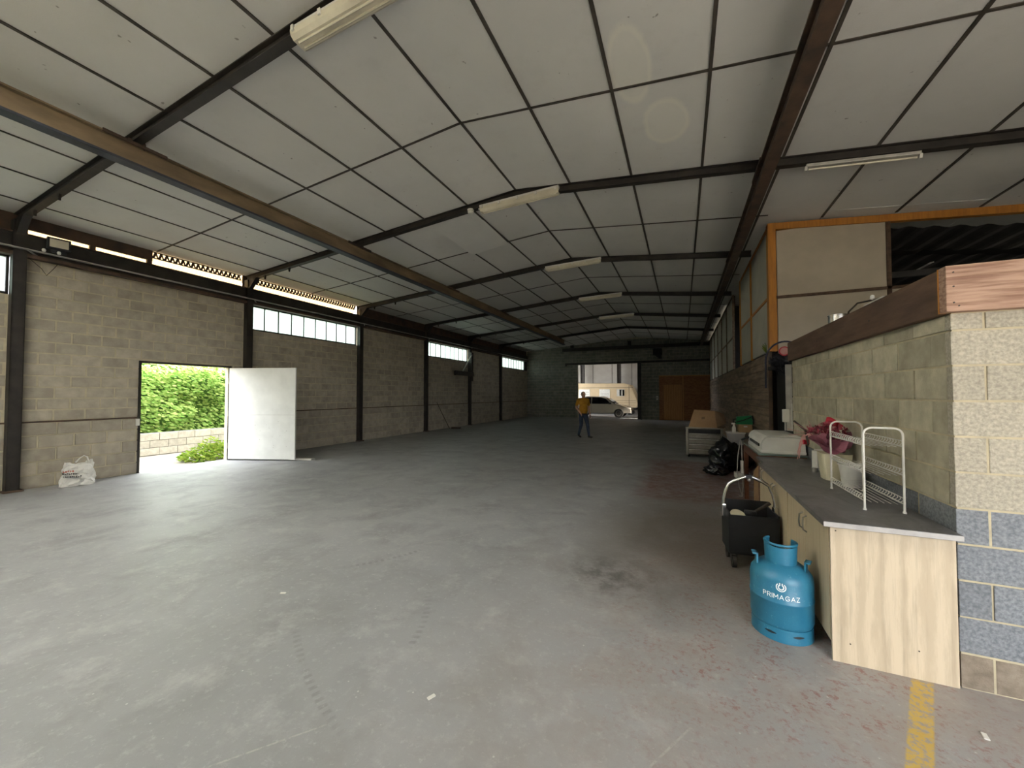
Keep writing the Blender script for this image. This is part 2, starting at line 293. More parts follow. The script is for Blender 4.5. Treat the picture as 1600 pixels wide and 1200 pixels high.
# ------------------------------------------------------------------ mesh helpers
class MB:
    def __init__(s): s.v = []; s.f = []; s.mi = []; s.cur = 0
    def add(s, vs, fs):
        n = len(s.v); s.v += [tuple(p) for p in vs]; s.f += [tuple(i + n for i in f) for f in fs]; s.mi += [s.cur] * len(fs); return s
    def box(s, x0, x1, y0, y1, z0, z1, mat=None):
        vs = [Vector(p) for p in ((x0, y0, z0), (x1, y0, z0), (x1, y1, z0), (x0, y1, z0), (x0, y0, z1), (x1, y0, z1), (x1, y1, z1), (x0, y1, z1))]
        if mat is not None: vs = [mat @ p for p in vs]
        return s.add(vs, [(0, 3, 2, 1), (4, 5, 6, 7), (0, 1, 5, 4), (1, 2, 6, 5), (2, 3, 7, 6), (3, 0, 4, 7)])
    def cbox(s, x0, x1, y0, y1, z0, z1, c=0.008, mat=None):
        # box with chamfered edges
        bm = bmesh.new(); bmesh.ops.create_cube(bm, size=1.0)
        for v in bm.verts: v.co = Vector(((x0 + x1) / 2 + v.co.x * (x1 - x0), (y0 + y1) / 2 + v.co.y * (y1 - y0), (z0 + z1) / 2 + v.co.z * (z1 - z0)))
        bmesh.ops.bevel(bm, geom=bm.edges[:], offset=c, segments=2, affect='EDGES', profile=0.6)
        bm.verts.index_update(); vs = [v.co.copy() for v in bm.verts]
        if mat is not None: vs = [mat @ p for p in vs]
        s.add(vs, [tuple(v.index for v in f.verts) for f in bm.faces]); bm.free(); return s
    def tube(s, pts, r, n=8, cap=True):
        pts = [Vector(p) for p in pts]; rs = r if isinstance(r, (list, tuple)) else [r] * len(pts)
        up = None; rings = []
        for i, p in enumerate(pts):
            d = (pts[min(i + 1, len(pts) - 1)] - pts[max(i - 1, 0)]).normalized()
            if up is None:
                up = Vector((0, 0, 1)) if abs(d.z) < 0.9 else Vector((1, 0, 0))
            a = (up - d * up.dot(d)).normalized(); up = a; b = d.cross(a)
            rings.append([p + (a * math.cos(2 * PI * k / n) + b * math.sin(2 * PI * k / n)) * rs[i] for k in range(n)])
        vs = [q for rg in rings for q in rg]; fs = []
        for i in range(len(rings) - 1):
            for k in range(n): fs.append((i * n + k, i * n + (k + 1) % n, (i + 1) * n + (k + 1) % n, (i + 1) * n + k))
        if cap: fs += [tuple(range(n - 1, -1, -1)), tuple((len(rings) - 1) * n + k for k in range(n))]
        return s.add(vs, fs)
    def lathe(s, prof, n=24, c=(0, 0, 0), capb=True, capt=True, a0=0, a1=2 * PI, axis='Z'):
        full = abs(a1 - a0 - 2 * PI) < 1e-6; m = n if full else n + 1; vs = []; fs = []
        for r, z in prof:
            for k in range(m):
                a = a0 + (a1 - a0) * k / n
                p = (r * math.cos(a), r * math.sin(a), z) if axis == 'Z' else ((z, r * math.cos(a), r * math.sin(a)) if axis == 'X' else (r * math.cos(a), z, r * math.sin(a)))
                vs.append((c[0] + p[0], c[1] + p[1], c[2] + p[2]))
        for i in range(len(prof) - 1):
            for k in range(n):
                k2 = (k + 1) % m
                fs.append((i * m + k, i * m + k2, (i + 1) * m + k2, (i + 1) * m + k))
        if full and capb: fs.append(tuple(range(m - 1, -1, -1)))
        if full and capt: fs.append(tuple((len(prof) - 1) * m + k for k in range(m)))
        return s.add(vs, fs)
    def prism(s, poly, y0, y1, axis='Y'):
        # polygon in (x,z) extruded along y  (axis X: polygon in (y,z) extruded along x)
        n = len(poly)
        if axis == 'Y': vs = [(a, y0, b) for a, b in poly] + [(a, y1, b) for a, b in poly]
        elif axis == 'X': vs = [(y0, a, b) for a, b in poly] + [(y1, a, b) for a, b in poly]
        else: vs = [(a, b, y0) for a, b in poly] + [(a, b, y1) for a, b in poly]
        return s.add(vs, [tuple(range(n)), tuple(range(2 * n - 1, n - 1, -1))] + [(i, i + n, (i + 1) % n + n, (i + 1) % n) for i in range(n)])
    def mesh(s, name, mats, smooth=False):
        me = bpy.data.meshes.new(name); me.from_pydata(s.v, [], s.f)
        for m in (mats if isinstance(mats, (list, tuple)) else [mats]): me.materials.append(M[m])
        for p, i in zip(me.polygons, s.mi): p.material_index = i; p.use_smooth = smooth
        bm = bmesh.new(); bm.from_mesh(me); bmesh.ops.recalc_face_normals(bm, faces=bm.faces[:]); bm.to_mesh(me); bm.free()
        return me
    def build(s, name, mat, parent=None, smooth=False, label=None, cat=None, group=None, kind=None, loc=None, rz=None):
        o = bpy.data.objects.new(name, s.mesh(name, mat, smooth)); COL.objects.link(o)
        if parent: o.parent = parent
        if loc: o.location = loc
        if rz is not None: o.rotation_euler = (0, 0, rz)
        if smooth:
            md = o.modifiers.new('e', 'EDGE_SPLIT'); md.split_angle = math.radians(40)
        return tag(o, label, cat, group, kind)
def tag(o, label=None, cat=None, group=None, kind=None):
    if label: o['label'] = label
    if cat: o['category'] = cat
    if group: o['group'] = group
    if kind: o['kind'] = kind
    return o
def thing(name, label, cat, loc=(0, 0, 0), rz=0.0, group=None, kind=None):
    o = bpy.data.objects.new(name, None); COL.objects.link(o); o.location = loc; o.rotation_euler = (0, 0, rz); o.empty_display_size = 0.1
    return tag(o, label, cat, group, kind)
def inst(name, me, parent, loc, scale=(1, 1, 1), rot=(0, 0, 0)):
    o = bpy.data.objects.new(name, me); COL.objects.link(o); o.parent = parent; o.location = loc; o.scale = scale; o.rotation_euler = rot
    return o
def copy_tree(o, parent=None):
    c = o.copy(); COL.objects.link(c); c.parent = parent
    for ch in list(o.children): copy_tree(ch, c)
    return c
def RZ(a, loc=(0, 0, 0)): return Matrix.Translation(loc) @ Matrix.Rotation(a, 4, 'Z')

# unit block (-.5...5), chamfered round its +Z ("face") side by an amount that survives scaling reasonably
def unit_block(name, mat):
    b = MB(); e = 0.012; g = 0.03
    vs = [(-.5, -.5, -.5), (.5, -.5, -.5), (.5, .5, -.5), (-.5, .5, -.5), (-.5, -.5, .46), (.5, -.5, .46), (.5, .5, .46), (-.5, .5, .46),
          (-.5 + e, -.5 + g, .5), (.5 - e, -.5 + g, .5), (.5 - e, .5 - g, .5), (-.5 + e, .5 - g, .5)]
    fs = [(0, 3, 2, 1), (0, 1, 5, 4), (1, 2, 6, 5), (2, 3, 7, 6), (3, 0, 4, 7), (4, 5, 9, 8), (5, 6, 10, 9), (6, 7, 11, 10), (7, 4, 8, 11), (8, 9, 10, 11)]
    b.add(vs, fs); return b.mesh(name, mat)
UB = {k: unit_block('block', k) for k in ('block_left', 'block_beige', 'block_back', 'block_blue', 'block_cream', 'block_brown')}
UBV = [tuple(v.co) for v in UB['block_left'].vertices]; UBF = [tuple(p.vertices) for p in UB['block_left'].polygons]
# block faces: rotation taking (length, height, face) -> world
ROT = {'+X': (PI / 2, 0, PI / 2), '-X': (PI / 2, 0, -PI / 2), '-Y': (PI / 2, 0, 0)}
def lay_blocks(rects, u0, u1, z0, course=0.2, length=0.4, ztop=4.0, joint=0.012, jitter=0.01):
    """returns block rectangles (ua,ub,za,zb) of a running bond, cut around openings"""
    out = []; k = 0; z = z0
    while z < ztop - 0.02:
        zt = min(z + course, ztop); u = u0 - (length / 2 if k % 2 else 0)
        while u < u1 - 0.01:
            a, b = max(u, u0), min(u + length, u1)
            segs = [(a, b)]
            for (oa, ob, oz0, oz1) in rects:
                if zt > oz0 + 0.05 and z < oz1 - 0.05:
                    ns = []
                    for (p, q) in segs:
                        if q <= oa or p >= ob: ns.append((p, q)); continue
                        if p < oa: ns.append((p, oa))
                        if q > ob: ns.append((ob, q))
                    segs = ns
            for (p, q) in segs:
                if q - p > 0.05:
                    j = random.uniform(-1, 1) * jitter * 0.4
                    out.append((p + joint / 2 + j, q - joint / 2 + j, z + joint / 2, zt - joint / 2))
            u += length
        z = zt; k += 1
    return out
def put_blocks(rects, face, pos, key, parent, depth=0.06, stuff=False):
    mb = MB()
    for (a, b, za, zb) in rects:
        d = random.uniform(-0.004, 0.004); tw = random.uniform(-0.006, 0.006)
        cu, cz = (a + b) / 2, (za + zb) / 2
        if face == '+X': loc = (pos - depth / 2 + d, cu, cz)
        elif face == '-X': loc = (pos + depth / 2 + d, cu, cz)
        else: loc = (cu, pos + depth / 2 + d, cz)
        r = ROT[face]; kk = key(cu, cz) if callable(key) else key
        if not stuff: inst('block', UB[kk], parent, loc, (b - a, zb - za, depth), (r[0], r[1] + tw, r[2]))
        else:
            from mathutils import Euler
            mt = Matrix.LocRotScale(Vector(loc), Euler(r), Vector((b - a, zb - za, depth)))
            mb.add([mt @ Vector(p) for p in UBV], UBF)
    if stuff: mb.build('block_courses', key, parent, kind='stuff')

# ------------------------------------------------------------------ dimensions
XL = -10.30
FR = [-1.27, 2.50, 6.27, 10.04, 13.81, 17.58, 21.35]       # frame positions along the hall
YB = 25.9; YR = -1.30; XR = 7.0
RIDGE = -2.7
def zc(x): return 5.30 - (0.080 * (RIDGE - x) if x < RIDGE else 0.105 * (x - RIDGE))

# ------------------------------------------------------------------ ground, floor
g = MB(); g.box(-60, 60, -60, 80, -0.25, -0.05); g.build('ground', 'gravel_dark', label='pale gravel yard outside the side door', cat='ground', kind='structure')
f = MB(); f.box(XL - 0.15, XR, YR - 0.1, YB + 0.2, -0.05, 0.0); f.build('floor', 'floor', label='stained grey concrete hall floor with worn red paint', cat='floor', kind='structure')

MB().box(-25, 25, -40, YR - .16, -.05, -.03).build('bounce_apron', 'gravel', label='unseen bounce apron added in front of the gateway', cat='pavement', kind='structure')  # unseen pale ground added to bounce light in through the gateway
# ------------------------------------------------------------------ ceiling
b = MB(); T = 0.05
ROOF_FILL = (-8.7, -1.7, FR[0], (FR[0] + FR[1]) / 2)                      # unseen roof light, added behind the camera to brighten the near floor
for (xa, xb, ya, yb) in ((XL - 0.12, RIDGE, ROOF_FILL[3], YB + .15), (RIDGE, XR + 0.2, ROOF_FILL[3], YB + .15), (XL - .12, ROOF_FILL[0], YR - .2, ROOF_FILL[3]), (ROOF_FILL[1], XR + .2, YR - .2, ROOF_FILL[3])):
    za, zb2 = zc(xa) + 0.03, zc(xb) + 0.03
    b.prism([(xa, za), (xb, zb2), (xb, zb2 + T), (xa, za + T)], ya, yb)
ceil = b.build('ceiling', 'strip', label='low pitched ceiling of pale dusty boards', cat='ceiling', kind='structure')
pb = MB(); pb.box(-.5, .5, -.5, .5, -.5, .5); PANEL = pb.mesh('ceiling_panel', 'ceil'); RLS = pb.mesh('added_roof_light', 'opal')
cols = [(RIDGE - k - 1, RIDGE - k) for k in range(8)] + [(RIDGE + k, RIDGE + k + 1) for k in range(10)]
cols = [(max(a, XL - 0.1), c) for a, c in cols if c > XL + 0.05]
FRY = FR[:] + [YB]
nloose = None
for i in range(len(FRY) - 1):
    y0, y1 = FRY[i], FRY[i + 1]; ym = (y0 + y1) / 2
    for (ya, yb) in ((y0, ym), (ym, y1)):
        for (xa, xb) in cols:
            if xa > 1.4 and ya > 8.4: continue
            lit = ROOF_FILL[0] - .01 < xa and xb < ROOF_FILL[1] + .01 and yb < ROOF_FILL[3] + .01
            xm = (xa + xb) / 2; sl = (zc(xb) - zc(xa)) / (xb - xa)
            o = inst('added_roof_light' if lit else 'ceiling_panel', RLS if lit else PANEL, ceil, (xm, (ya + yb) / 2, zc(xm) + 0.006 + random.uniform(0, 0.008)), (xb - xa - 0.006, yb - ya - 0.006, 0.012), (random.uniform(-.002, .002), -math.atan(sl), 0))
            if abs(xa + 4.7) < 0.01 and abs(ya - 6.27) < 0.01:
                o.location.z -= 0.045; o.rotation_euler = (-0.035, -math.atan(sl) - 0.05, 0)
stripm = MB(); stripm.box(-.5, .5, -.5, .5, -.5, .5); STR = stripm.mesh('cover_strip', 'strip')
for k in range(-8, 10):
    x = RIDGE + k
    if x < XL + 0.2: continue
    y1 = YB if x < 1.4 else 8.4
    inst('cover_strip', STR, ceil, (x, (FR[0] + y1) / 2, zc(x) - 0.004), (0.036 if k > -4 else 0.026, y1 - FR[0], 0.012))
for i in range(len(FRY) - 1):
    ym = (FRY[i] + FRY[i + 1]) / 2
    for (xa, xb) in ((XL, RIDGE), (RIDGE, 1.45 if ym > 8 else XR)):
        xm = (xa + xb) / 2
        inst('cover_strip', STR, ceil, (xm, ym, zc(xm) - 0.003), (math.hypot(xb - xa, zc(xb) - zc(xa)), 0.030, 0.010), (0, -math.atan((zc(xb) - zc(xa)) / (xb - xa)), 0))
# rafters
RN = ['nearest the camera, overhead', 'second from the camera, carrying the long lamp at mid ceiling', 'third from the camera', 'fourth from the camera', 'fifth from the camera', 'sixth from the camera, near the back wall']
for i, y in enumerate(FR[1:]):
    b = MB()
    for (xa, xb) in ((XL, RIDGE), (RIDGE, XR if y < 8 else 1.45)):
        for (h0, h1, wd) in ((-0.13, -0.118, 0.10), (-0.118, -0.022, 0.014), (-0.022, -0.01, 0.10)):
            za, zb2 = zc(xa), zc(xb)
            b.prism([(xa, za + h0), (xb, zb2 + h0), (xb, zb2 + h1), (xa, za + h1)], y - wd / 2, y + wd / 2)
    # haunch to the left column and little cleats
    b.prism([(XL, zc(XL) - 0.42), (XL + 0.10, zc(XL) - 0.40), (XL + 0.42, zc(XL + .42) - 0.13), (XL, zc(XL) - 0.12)], y - 0.05, y + 0.05)
    for x in (-9.6, -8.7):
        b.prism([(x - .03, zc(x) - .13), (x + .03, zc(x) - .13), (x + .008, zc(x) - .22), (x - .008, zc(x) - .22)], y - 0.015, y + 0.015)
    b.build('roof_rafter', 'steel', label='dark steel roof rafter, ' + RN[i], cat='rafter', group='roof rafters')

# long girders
def girder(name, x, y0, y1, zt, zb, wd, label, mats):
    t = thing(name, label, 'girder', (x, y0, zb)); L = y1 - y0; h = zt - zb
    a = MB(); a.box(-0.02, 0.02, 0, L, 0.02, h - 0.02); a.box(-wd / 2, wd / 2, 0, L, h - 0.02, h); a.build('web', mats[0], t)
    a = MB(); a.box(-wd / 2, wd / 2, 0, L, 0, 0.03); a.build('bottom_flange', mats[1], t)
    for y in FR[1:]:
        if y0 < y < y1:
            a = MB(); a.box(-wd / 2 - .01, wd / 2 + .01, y - y0 - .09, y - y0 + .09, h, h + 0.03)
            for s in (-1, 1): a.box(s * wd / 2 - .012, s * wd / 2 + .012, y - y0 - .32, y - y0 + .32, h - 0.03, h + 0.01); a.tube([(s * wd * .45, y - y0 + .08, h - .04), (s * wd * .45, y - y0 + .08, h + .05)], .012, 6)
            a.build('clamp', 'steel_brown', t)
    return t
girder('roof_girder', -6.5, YR, 22.4, zc(-6.5) - 0.13, 4.585, 0.16, 'long weathered brown girder hung under the left side of the ceiling', ('girder', 'girder_shade'))
girder('roof_girder', 1.06, YR, 25.7, zc(1.06) - 0.13, 4.53, 0.14, 'long rusty girder under the ceiling beside the loft boards', ('steel_brown', 'steel_brown'))

# ------------------------------------------------------------------ left wall
DOOR = (4.17, 5.87, 0.0, 2.28)
bays = []
for i in range(len(FR)):
    y0 = FR[i]; y1 = FR[i + 1] if i + 1 < len(FR) else YB
    bays.append((y0 + 0.07, y1 - (0.07 if i + 1 < len(FR) else 0), 3.30 if i % 2 == 0 else 3.96))
wl = MB(); XW = XL - 0.005
for i, (y0, y1, zt) in enumerate(bays):
    if i == 1:
        wl.box(XL - .15, XW, y0 - .07, DOOR[0], 0, zt); wl.box(XL - .15, XW, DOOR[1], y1 + .07, 0, zt); wl.box(XL - .15, XW, DOOR[0], DOOR[1], DOOR[3], zt)
    else: wl.box(XL - .15, XW, y0 - .07, y1 + .07, 0, zt)
wall_left = wl.build('wall_left', 'mortar_grey', label='long concrete block wall on the left with the open door', cat='wall', kind='structure')
for i, (y0, y1, zt) in enumerate(bays):
    rc = [DOOR] if i == 1 else []
    low = lay_blocks(rc, y0, y1, 0.0, 0.226, 0.44, 1.13, .022)
    up = lay_blocks(rc, y0, y1, 1.15, 0.200, 0.40, zt, .024)
    st = i not in (1, 2)
    for (la, lb) in (((y0, DOOR[0] - .05), (DOOR[1] + .05, y1)) if i == 1 else ((y0, y1),)): MB().box(XL - .03, XL + .012, la, lb, 1.125, 1.155).build('ledge_shade_dirt', 'steel_brown', wall_left); MB().box(XL - .03, XL + .008, la, lb, 0, 1.125).build('mortar_bed', 'mortar_grey', wall_left)  # dark strip stands for shadow and dirt along the ledge
    if not st:
        put_blocks(low, '+X', XL + 0.018, 'block_left', wall_left, 0.08); put_blocks(up, '+X', XL, 'block_left', wall_left)
    else:
        put_blocks(low, '+X', XL + 0.018, 'block_left', wall_left, 0.08, True); put_blocks(up, '+X', XL, 'block_left', wall_left, 0.06, True)
# steel columns
CN = ['at the left edge of the picture', 'beside the white door and first window', 'at the far end of the first window', 'at the near end of the second window', 'carrying the wall bracket', 'at the near end of the third window']
for i, y in enumerate(FR[1:]):
    t = thing('steel_column', 'dark steel column against the left wall, ' + CN[i], 'column', (XL, y, 0), group='left wall columns')
    a = MB()
    for s in (-1, 1): a.box(0.0, 0.14, s * 0.07 - 0.006, s * 0.07 + 0.006, 0, zc(XL) - 0.13)
    a.box(0.0, 0.012, -0.07, 0.07, 0, zc(XL) - 0.13); a.box(0.126, 0.14, -.07, .07, 0, zc(XL) - .13)
    a.build('shaft', 'steel', t)
    a = MB(); a.cbox(-0.0, 0.19, -0.11, 0.11, 0, 0.03, 0.005); a.build('base_plate', 'steel_brown', t)
# eave beam in one run, pale flange under it with the window light in its colour
t = thing('eave_beam', 'dark steel eave beam running along the top of the left wall', 'beam', (XL, YR, 3.96))
a = MB(); L = YB - YR
a.box(-0.12, 0.06, 0, L, 0.06, 0.39); a.build('web', 'steel', t)
a = MB(); a.box(-0.12, 0.13, 0, L, 0.0, 0.06); a.build('lower_flange', 'steel_brown', t)
a = MB(); a.box(-0.10, 0.10, 0, L, 0.39, 0.41); a.build('upper_flange', 'steel_brown', t)
t = thing('lit_flange', 'pale flange along the left wall under the eave, coloured as window-lit', 'rail', (XL + 0.16, YR, 4.07))
a = MB(); a.box(-0.03, 0.07, 0, L - 0.3, 0, 0.012); a.box(-0.03, -0.02, 0, L - .3, 0, .035); a.build('tray', 'galv', t)
for y in FR[1:]:
    a = MB(); a.tube([(-0.16, y - YR + .25, -0.05), (0.05, y - YR + 0.05, 0.0)], 0.015, 6); a.build('bracket', 'galv', t)
# amber corrugated eave sheets and lattice girders in the first bays
def corr(mb, x0, z0, x1, z1, y0, y1, pitch=0.09, amp=0.016):
    n = int((y1 - y0) / pitch * 6); vs = []; fs = []
    for k in range(n + 1):
        y = y0 + (y1 - y0) * k / n; o = amp * math.sin(2 * PI * (y - y0) / pitch)
        vs += [(x0 + o, y, z0), (x1 + o, y, z1)]
        if k: fs.append((2 * k - 2, 2 * k - 1, 2 * k + 1, 2 * k))
    mb.add(vs, fs)
for (y0, y1, lab) in ((FR[1] + .02, FR[2] - .005, 'amber corrugated daylight sheet under the eave above the doorway'), (FR[2] + .005, FR[3] - .02, 'amber corrugated daylight sheet under the eave above the first window')):
    a = MB(); corr(a, -0.34, -0.05, -0.13, 0.35, 0, y1 - y0); a.build('eave_sheet', 'amber', label=lab, cat='roof sheet', loc=(XL, y0, 4.34), smooth=True)
    for o in COL.objects:
        if o.name.startswith('eave_sheet'): o.modifiers.clear()
for (y0, y1, lab) in ((4.33, FR[2] - .15, 'short zigzag lattice girder under the eave above the doorway'), (FR[2] + .15, FR[3] - .12, 'long zigzag lattice girder under the eave above the first window')):
    t = thing('lattice_girder', lab, 'girder', (XL - 0.02, y0, 4.53)); L2 = y1 - y0
    a = MB(); a.box(-.012, .012, 0, L2, 0, .02); a.box(-.012, .012, 0, L2, .125, .145); a.build('chord', 'steel_brown', t)
    n = int(L2 / 0.095); a = MB()
    for k in range(n):
        ya = L2 * k / n; ym = L2 * (k + .5) / n; yb = L2 * (k + 1) / n
        a.add([(0.006, ya - .012, .02), (0.006, ya + .03, .02), (0.006, ym + .015, .125), (0.006, ym - .03, .125), (-.006, ya - .012, .02), (-.006, ya + .03, .02), (-.006, ym + .015, .125), (-.006, ym - .03, .125)], [(0, 1, 2, 3), (7, 6, 5, 4), (0, 4, 5, 1), (1, 5, 6, 2), (2, 6, 7, 3), (3, 7, 4, 0)])
        a.add([(0.006, yb - .03, .02), (0.006, yb + .0, .02), (0.006, ym + .012, .125), (0.006, ym - .018, .125), (-.006, yb - .03, .02), (-.006, yb, .02), (-.006, ym + .012, .125), (-.006, ym - .018, .125)], [(0, 1, 2, 3), (7, 6, 5, 4), (0, 4, 5, 1), (1, 5, 6, 2), (2, 6, 7, 3), (3, 7, 4, 0)])
    a.build('zigzag_bars', 'steel_brown', t)
# dark closing boards above the eave beam elsewhere
eb = MB(); eb.box(XL - .06, XL - .03, YR, FR[1] + .05, 4.34, 4.80); eb.box(XL - .06, XL - .03, FR[3] - .06, YB, 4.34, 4.80); eb.box(XL - .06, XL - .03, FR[1] + .05, 4.33, 4.475, 4.80); eb.box(XL - .06, XL - .03, FR[2] - .1, FR[2] + .1, 4.36, 4.8)
eb.build('trim_1', 'steel_brown', label='dark boards closing the eave above the left wall', cat='eave board', kind='structure')
for y in (3.42, 4.28):
    MB().box(XL - .06, XL + .0, y - .05, y + .03, 4.36, 4.48).build('trim_2', 'steel_brown', label='small rusty stop in the eave gap, ' + ('nearer the column' if y < 4 else 'nearer the lattice'), cat='eave stop', kind='structure')

# windows
for n, i in enumerate((0, 2, 4, 6)):
    y0, y1, _ = bays[i]
    if i == 6: y1 = YB - 0.45
    nm = 'window_%d' % (n + 1)
    lab = ['high strip window at the far left edge', 'high strip window right of the white door, with cloudy panes', 'second high strip window along the left wall, bright white', 'farthest high strip window, near the back corner'][n]
    a = MB(); a.box(XL - .11, XL - .03, y0, y1, 3.30, 3.345); a.box(XL - .11, XL - .03, y0, y1, 3.935, 3.97)
    a.box(XL - .11, XL - .03, y0, y0 + .035, 3.3, 3.97); a.box(XL - .11, XL - .03, y1 - .035, y1, 3.3, 3.97)
    if i == 6: a.box(XL - .15, XL, y1, YB, 3.30, 3.97)
    wn = a.build(nm, 'steel', label=lab, cat='window', kind='structure')
    np_ = 9; wdt = (y1 - y0 - .07) / np_
    for k in range(np_):
        ya = y0 + .035 + k * wdt
        if k: MB().box(XL - .085, XL - .05, ya - .011, ya + .011, 3.345, 3.935).build('mullion', 'steel', wn)
        MB().box(XL - .075, XL - .069, ya + .01, ya + wdt - .01, 3.345, 3.935).build('pane', 'glass', wn)
    portal((XL - .2, (y0 + y1) / 2, 3.64), (0, -PI / 2, 0), .6, y1 - y0)
portal((XL - .18, (DOOR[0] + DOOR[1]) / 2, 1.14), (0, -PI / 2, 0), 2.28, 1.7)

# side door
d1 = MB()
d1.box(XL - .03, XL + .03, DOOR[0] - .04, DOOR[0], 0, DOOR[3] + .04); d1.box(XL - .03, XL + .03, DOOR[1], DOOR[1] + .04, 0, DOOR[3] + .04); d1.box(XL - .03, XL + .03, DOOR[0], DOOR[1], DOOR[3], DOOR[3] + .04)
door1 = d1.build('door_1', 'steel', label='wide side doorway with white metal leaf swung into the hall', cat='door', kind='structure')
ang = math.atan2(6.46 - 5.87, -8.66 - XL); Ld = 1.72
leaf = MB().cbox(0, Ld, -0.022, 0.022, 0.03, 2.27, 0.006).build('leaf', 'white_door', door1, loc=(XL + .04, DOOR[1] + .0, 0), rz=ang)
MB().box(0.02, Ld - .02, -0.0235, -0.0222, 1.115, 1.120).build('seam', 'worktop_edge', leaf)
for z in (.35, 1.15, 1.95): MB().tube([(-0.01, -0.02, z - .07), (-0.01, -0.02, z + .07)], .014, 8).build('hinge', 'alu', leaf)
a = MB()
for k in range(26): 
    x, z = random.uniform(.1, 1.6), random.uniform(.15, 1.05); a.box(x, x + random.uniform(.006, .02), -.0232, -.0221, z, z + .008)
a.build('dent_marks', 'worktop_edge', leaf, kind='stuff')
a = MB(); a.cbox(-.012, .025, -.03, .03, .98, 1.12, .006); a.build('latch', 'white', door1, loc=(XL + .03, DOOR[0] - .05, 0))
MB().cbox(-0.30, 0.30, -0.07, 0.07, 0, 0.045, .006).build('wood_plank', 'white_pot', label='pale wooden plank wedged under the white door leaf', cat='plank', loc=(-8.62, 6.62, 0.0), rz=0.30)

# outside the door: low block wall, hedge, weeds
lw = MB().box(-13.42, -13.225, -2, 24, -.05, .56).build('garden_wall', 'yard_mortar', label='low pale block wall in front of the hedge outside', cat='garden wall')
WB = unit_block('block', 'yard_block'); UB['ext'] = WB
put_blocks(lay_blocks([], 2.0, 12.0, -.04, .2, .42, .56), '+X', -13.2, 'ext', lw, .05)
def leaves(n, fx, size, name, mat, parent, seed):
    rd = random.Random(seed); vs = []; fs = []
    for k in range(n):
        p, nr = fx(rd); a = Vector((rd.gauss(0, 1), rd.gauss(0, 1), rd.gauss(0, 1))).normalized()
        nn = (nr + a * 0.8).normalized(); t1 = nn.cross(Vector((0.2, 0.3, 1))).normalized(); t2 = nn.cross(t1); sz = size * rd.uniform(.6, 1.4); i0 = len(vs)
        vs += [p - t1 * sz, p + t2 * sz * .5, p + t1 * sz, p - t2 * sz * .5]; fs.append((i0, i0 + 1, i0 + 2, i0 + 3))
    me = bpy.data.meshes.new(name); me.from_pydata([tuple(v) for v in vs], [], fs); me.materials.append(M[mat])
    o = bpy.data.objects.new(name, me); COL.objects.link(o); o.parent = parent; o['kind'] = 'stuff'; return o
hedge = thing('hedge', 'tall sunlit green hedge seen through the side doorway', 'hedge', (-15.0, 8, -.05))
def hf(rd):
    y = rd.uniform(-6.5, 7.5); z = rd.uniform(0.35, 3.25)
    bul = 0.55 * noise.noise(Vector((y * .8, z * .9, 3.1))) + .25 * noise.noise(Vector((y * 2.3, z * 2.3, 7)))
    top = max(0, z - 2.3)
    return Vector((1.05 + bul - top * .5 + rd.uniform(-.35, .1), y, z)), Vector((1, 0, .5))
leaves(26000, hf, .055, 'foliage', 'leaf', hedge, 3)
a = MB()
for k in range(15): a.tube([(-.2, -6.6 + k, 0), (random.uniform(-.1, .3), -6.5 + k, 1.6), (random.uniform(-.1, .3), -6.2 + k, 2.7)], [.09, .06, .02], 6)
a.prism([(-0.8, 0), (0.45, 0.0), (0.6, 2.2), (0.1, 2.9), (-.8, 2.9)], -6.8, 7.8)
M['hedge_core'] = pmat('hedge_core', (0.06, 0.13, 0.02), (0.03, 0.07, 0.012), 3, .9)
a.build('branches', 'hedge_core', hedge)
for (x, y, s, lab) in ((-11.2, 6.0, 1.0, 'green weeds growing outside by the door hinge'), (-12.35, 7.6, 1.15, 'tall pale weeds against the low wall outside')):
    wd = thing('weed_clump', lab, 'weeds', (x, y, -.05))
    def wf(rd, s=s):
        a = rd.uniform(0, 2 * PI); r = rd.random() ** .6 * .55 * s; z = rd.uniform(0.02, .5 * s) * (1.2 - r / (.6 * s))
        return Vector((r * math.cos(a), r * 1.3 * math.sin(a), max(z, .02))), Vector((.3, 0, 1))
    leaves(1300, wf, .05, 'leaves', 'weed', wd, 5)
    a = MB()
    for k in range(10): q = random.uniform(0, 6.28); a.tube([(0, 0, 0), (.3 * math.cos(q) * s, .3 * math.sin(q) * s, .4 * s)], [.01, .004], 5)
    a.build('stem', 'weed', wd)

# ------------------------------------------------------------------ back wall
OP = (-6.55, -2.60, 0.0, 3.62)
bw = MB()
bw.box(XL - .15, OP[0], YB + .012, YB + .16, 0, 5.4); bw.box(OP[1], 3.2, YB + .012, YB + .16, 0, 5.4); bw.box(OP[0], OP[1], YB + .012, YB + .16, OP[3], 5.4)
wall_back = bw.build('wall_back', 'mortar_grey', label='dim grey block wall at the far end of the hall', cat='wall', kind='structure')
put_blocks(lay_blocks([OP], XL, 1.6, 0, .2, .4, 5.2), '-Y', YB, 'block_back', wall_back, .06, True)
t = thing('sliding_door_rail', 'black sliding door rail above the far opening', 'rail', (-7.4, YB - .06, 3.62)); a = MB(); a.box(0, 9.0, -.04, .03, 0, .10); a.box(0, 9., -.07, .03, .10, .13); a.build('track', 'steel', t)
a = MB(); a.box(0, .09, -.06, .06, -.08, .1); a.build('end_stop', 'steel', t)
t = thing('cross_beam', 'heavy dark beam across the top of the back wall', 'beam', (-7.6, YB - .12, 4.55)); a = MB(); a.box(0, 9.2, -.09, .09, 0, .025); a.box(0, 9.2, -.012, .012, .025, .20); a.box(0, 9.2, -.09, .09, .20, .225); a.build('section', 'steel', t)
a = MB(); a.box(.6, .8, -.1, .1, .22, .5); a.box(4.4, 4.6, -.1, .1, .22, .5); a.build('hanger', 'steel', t)
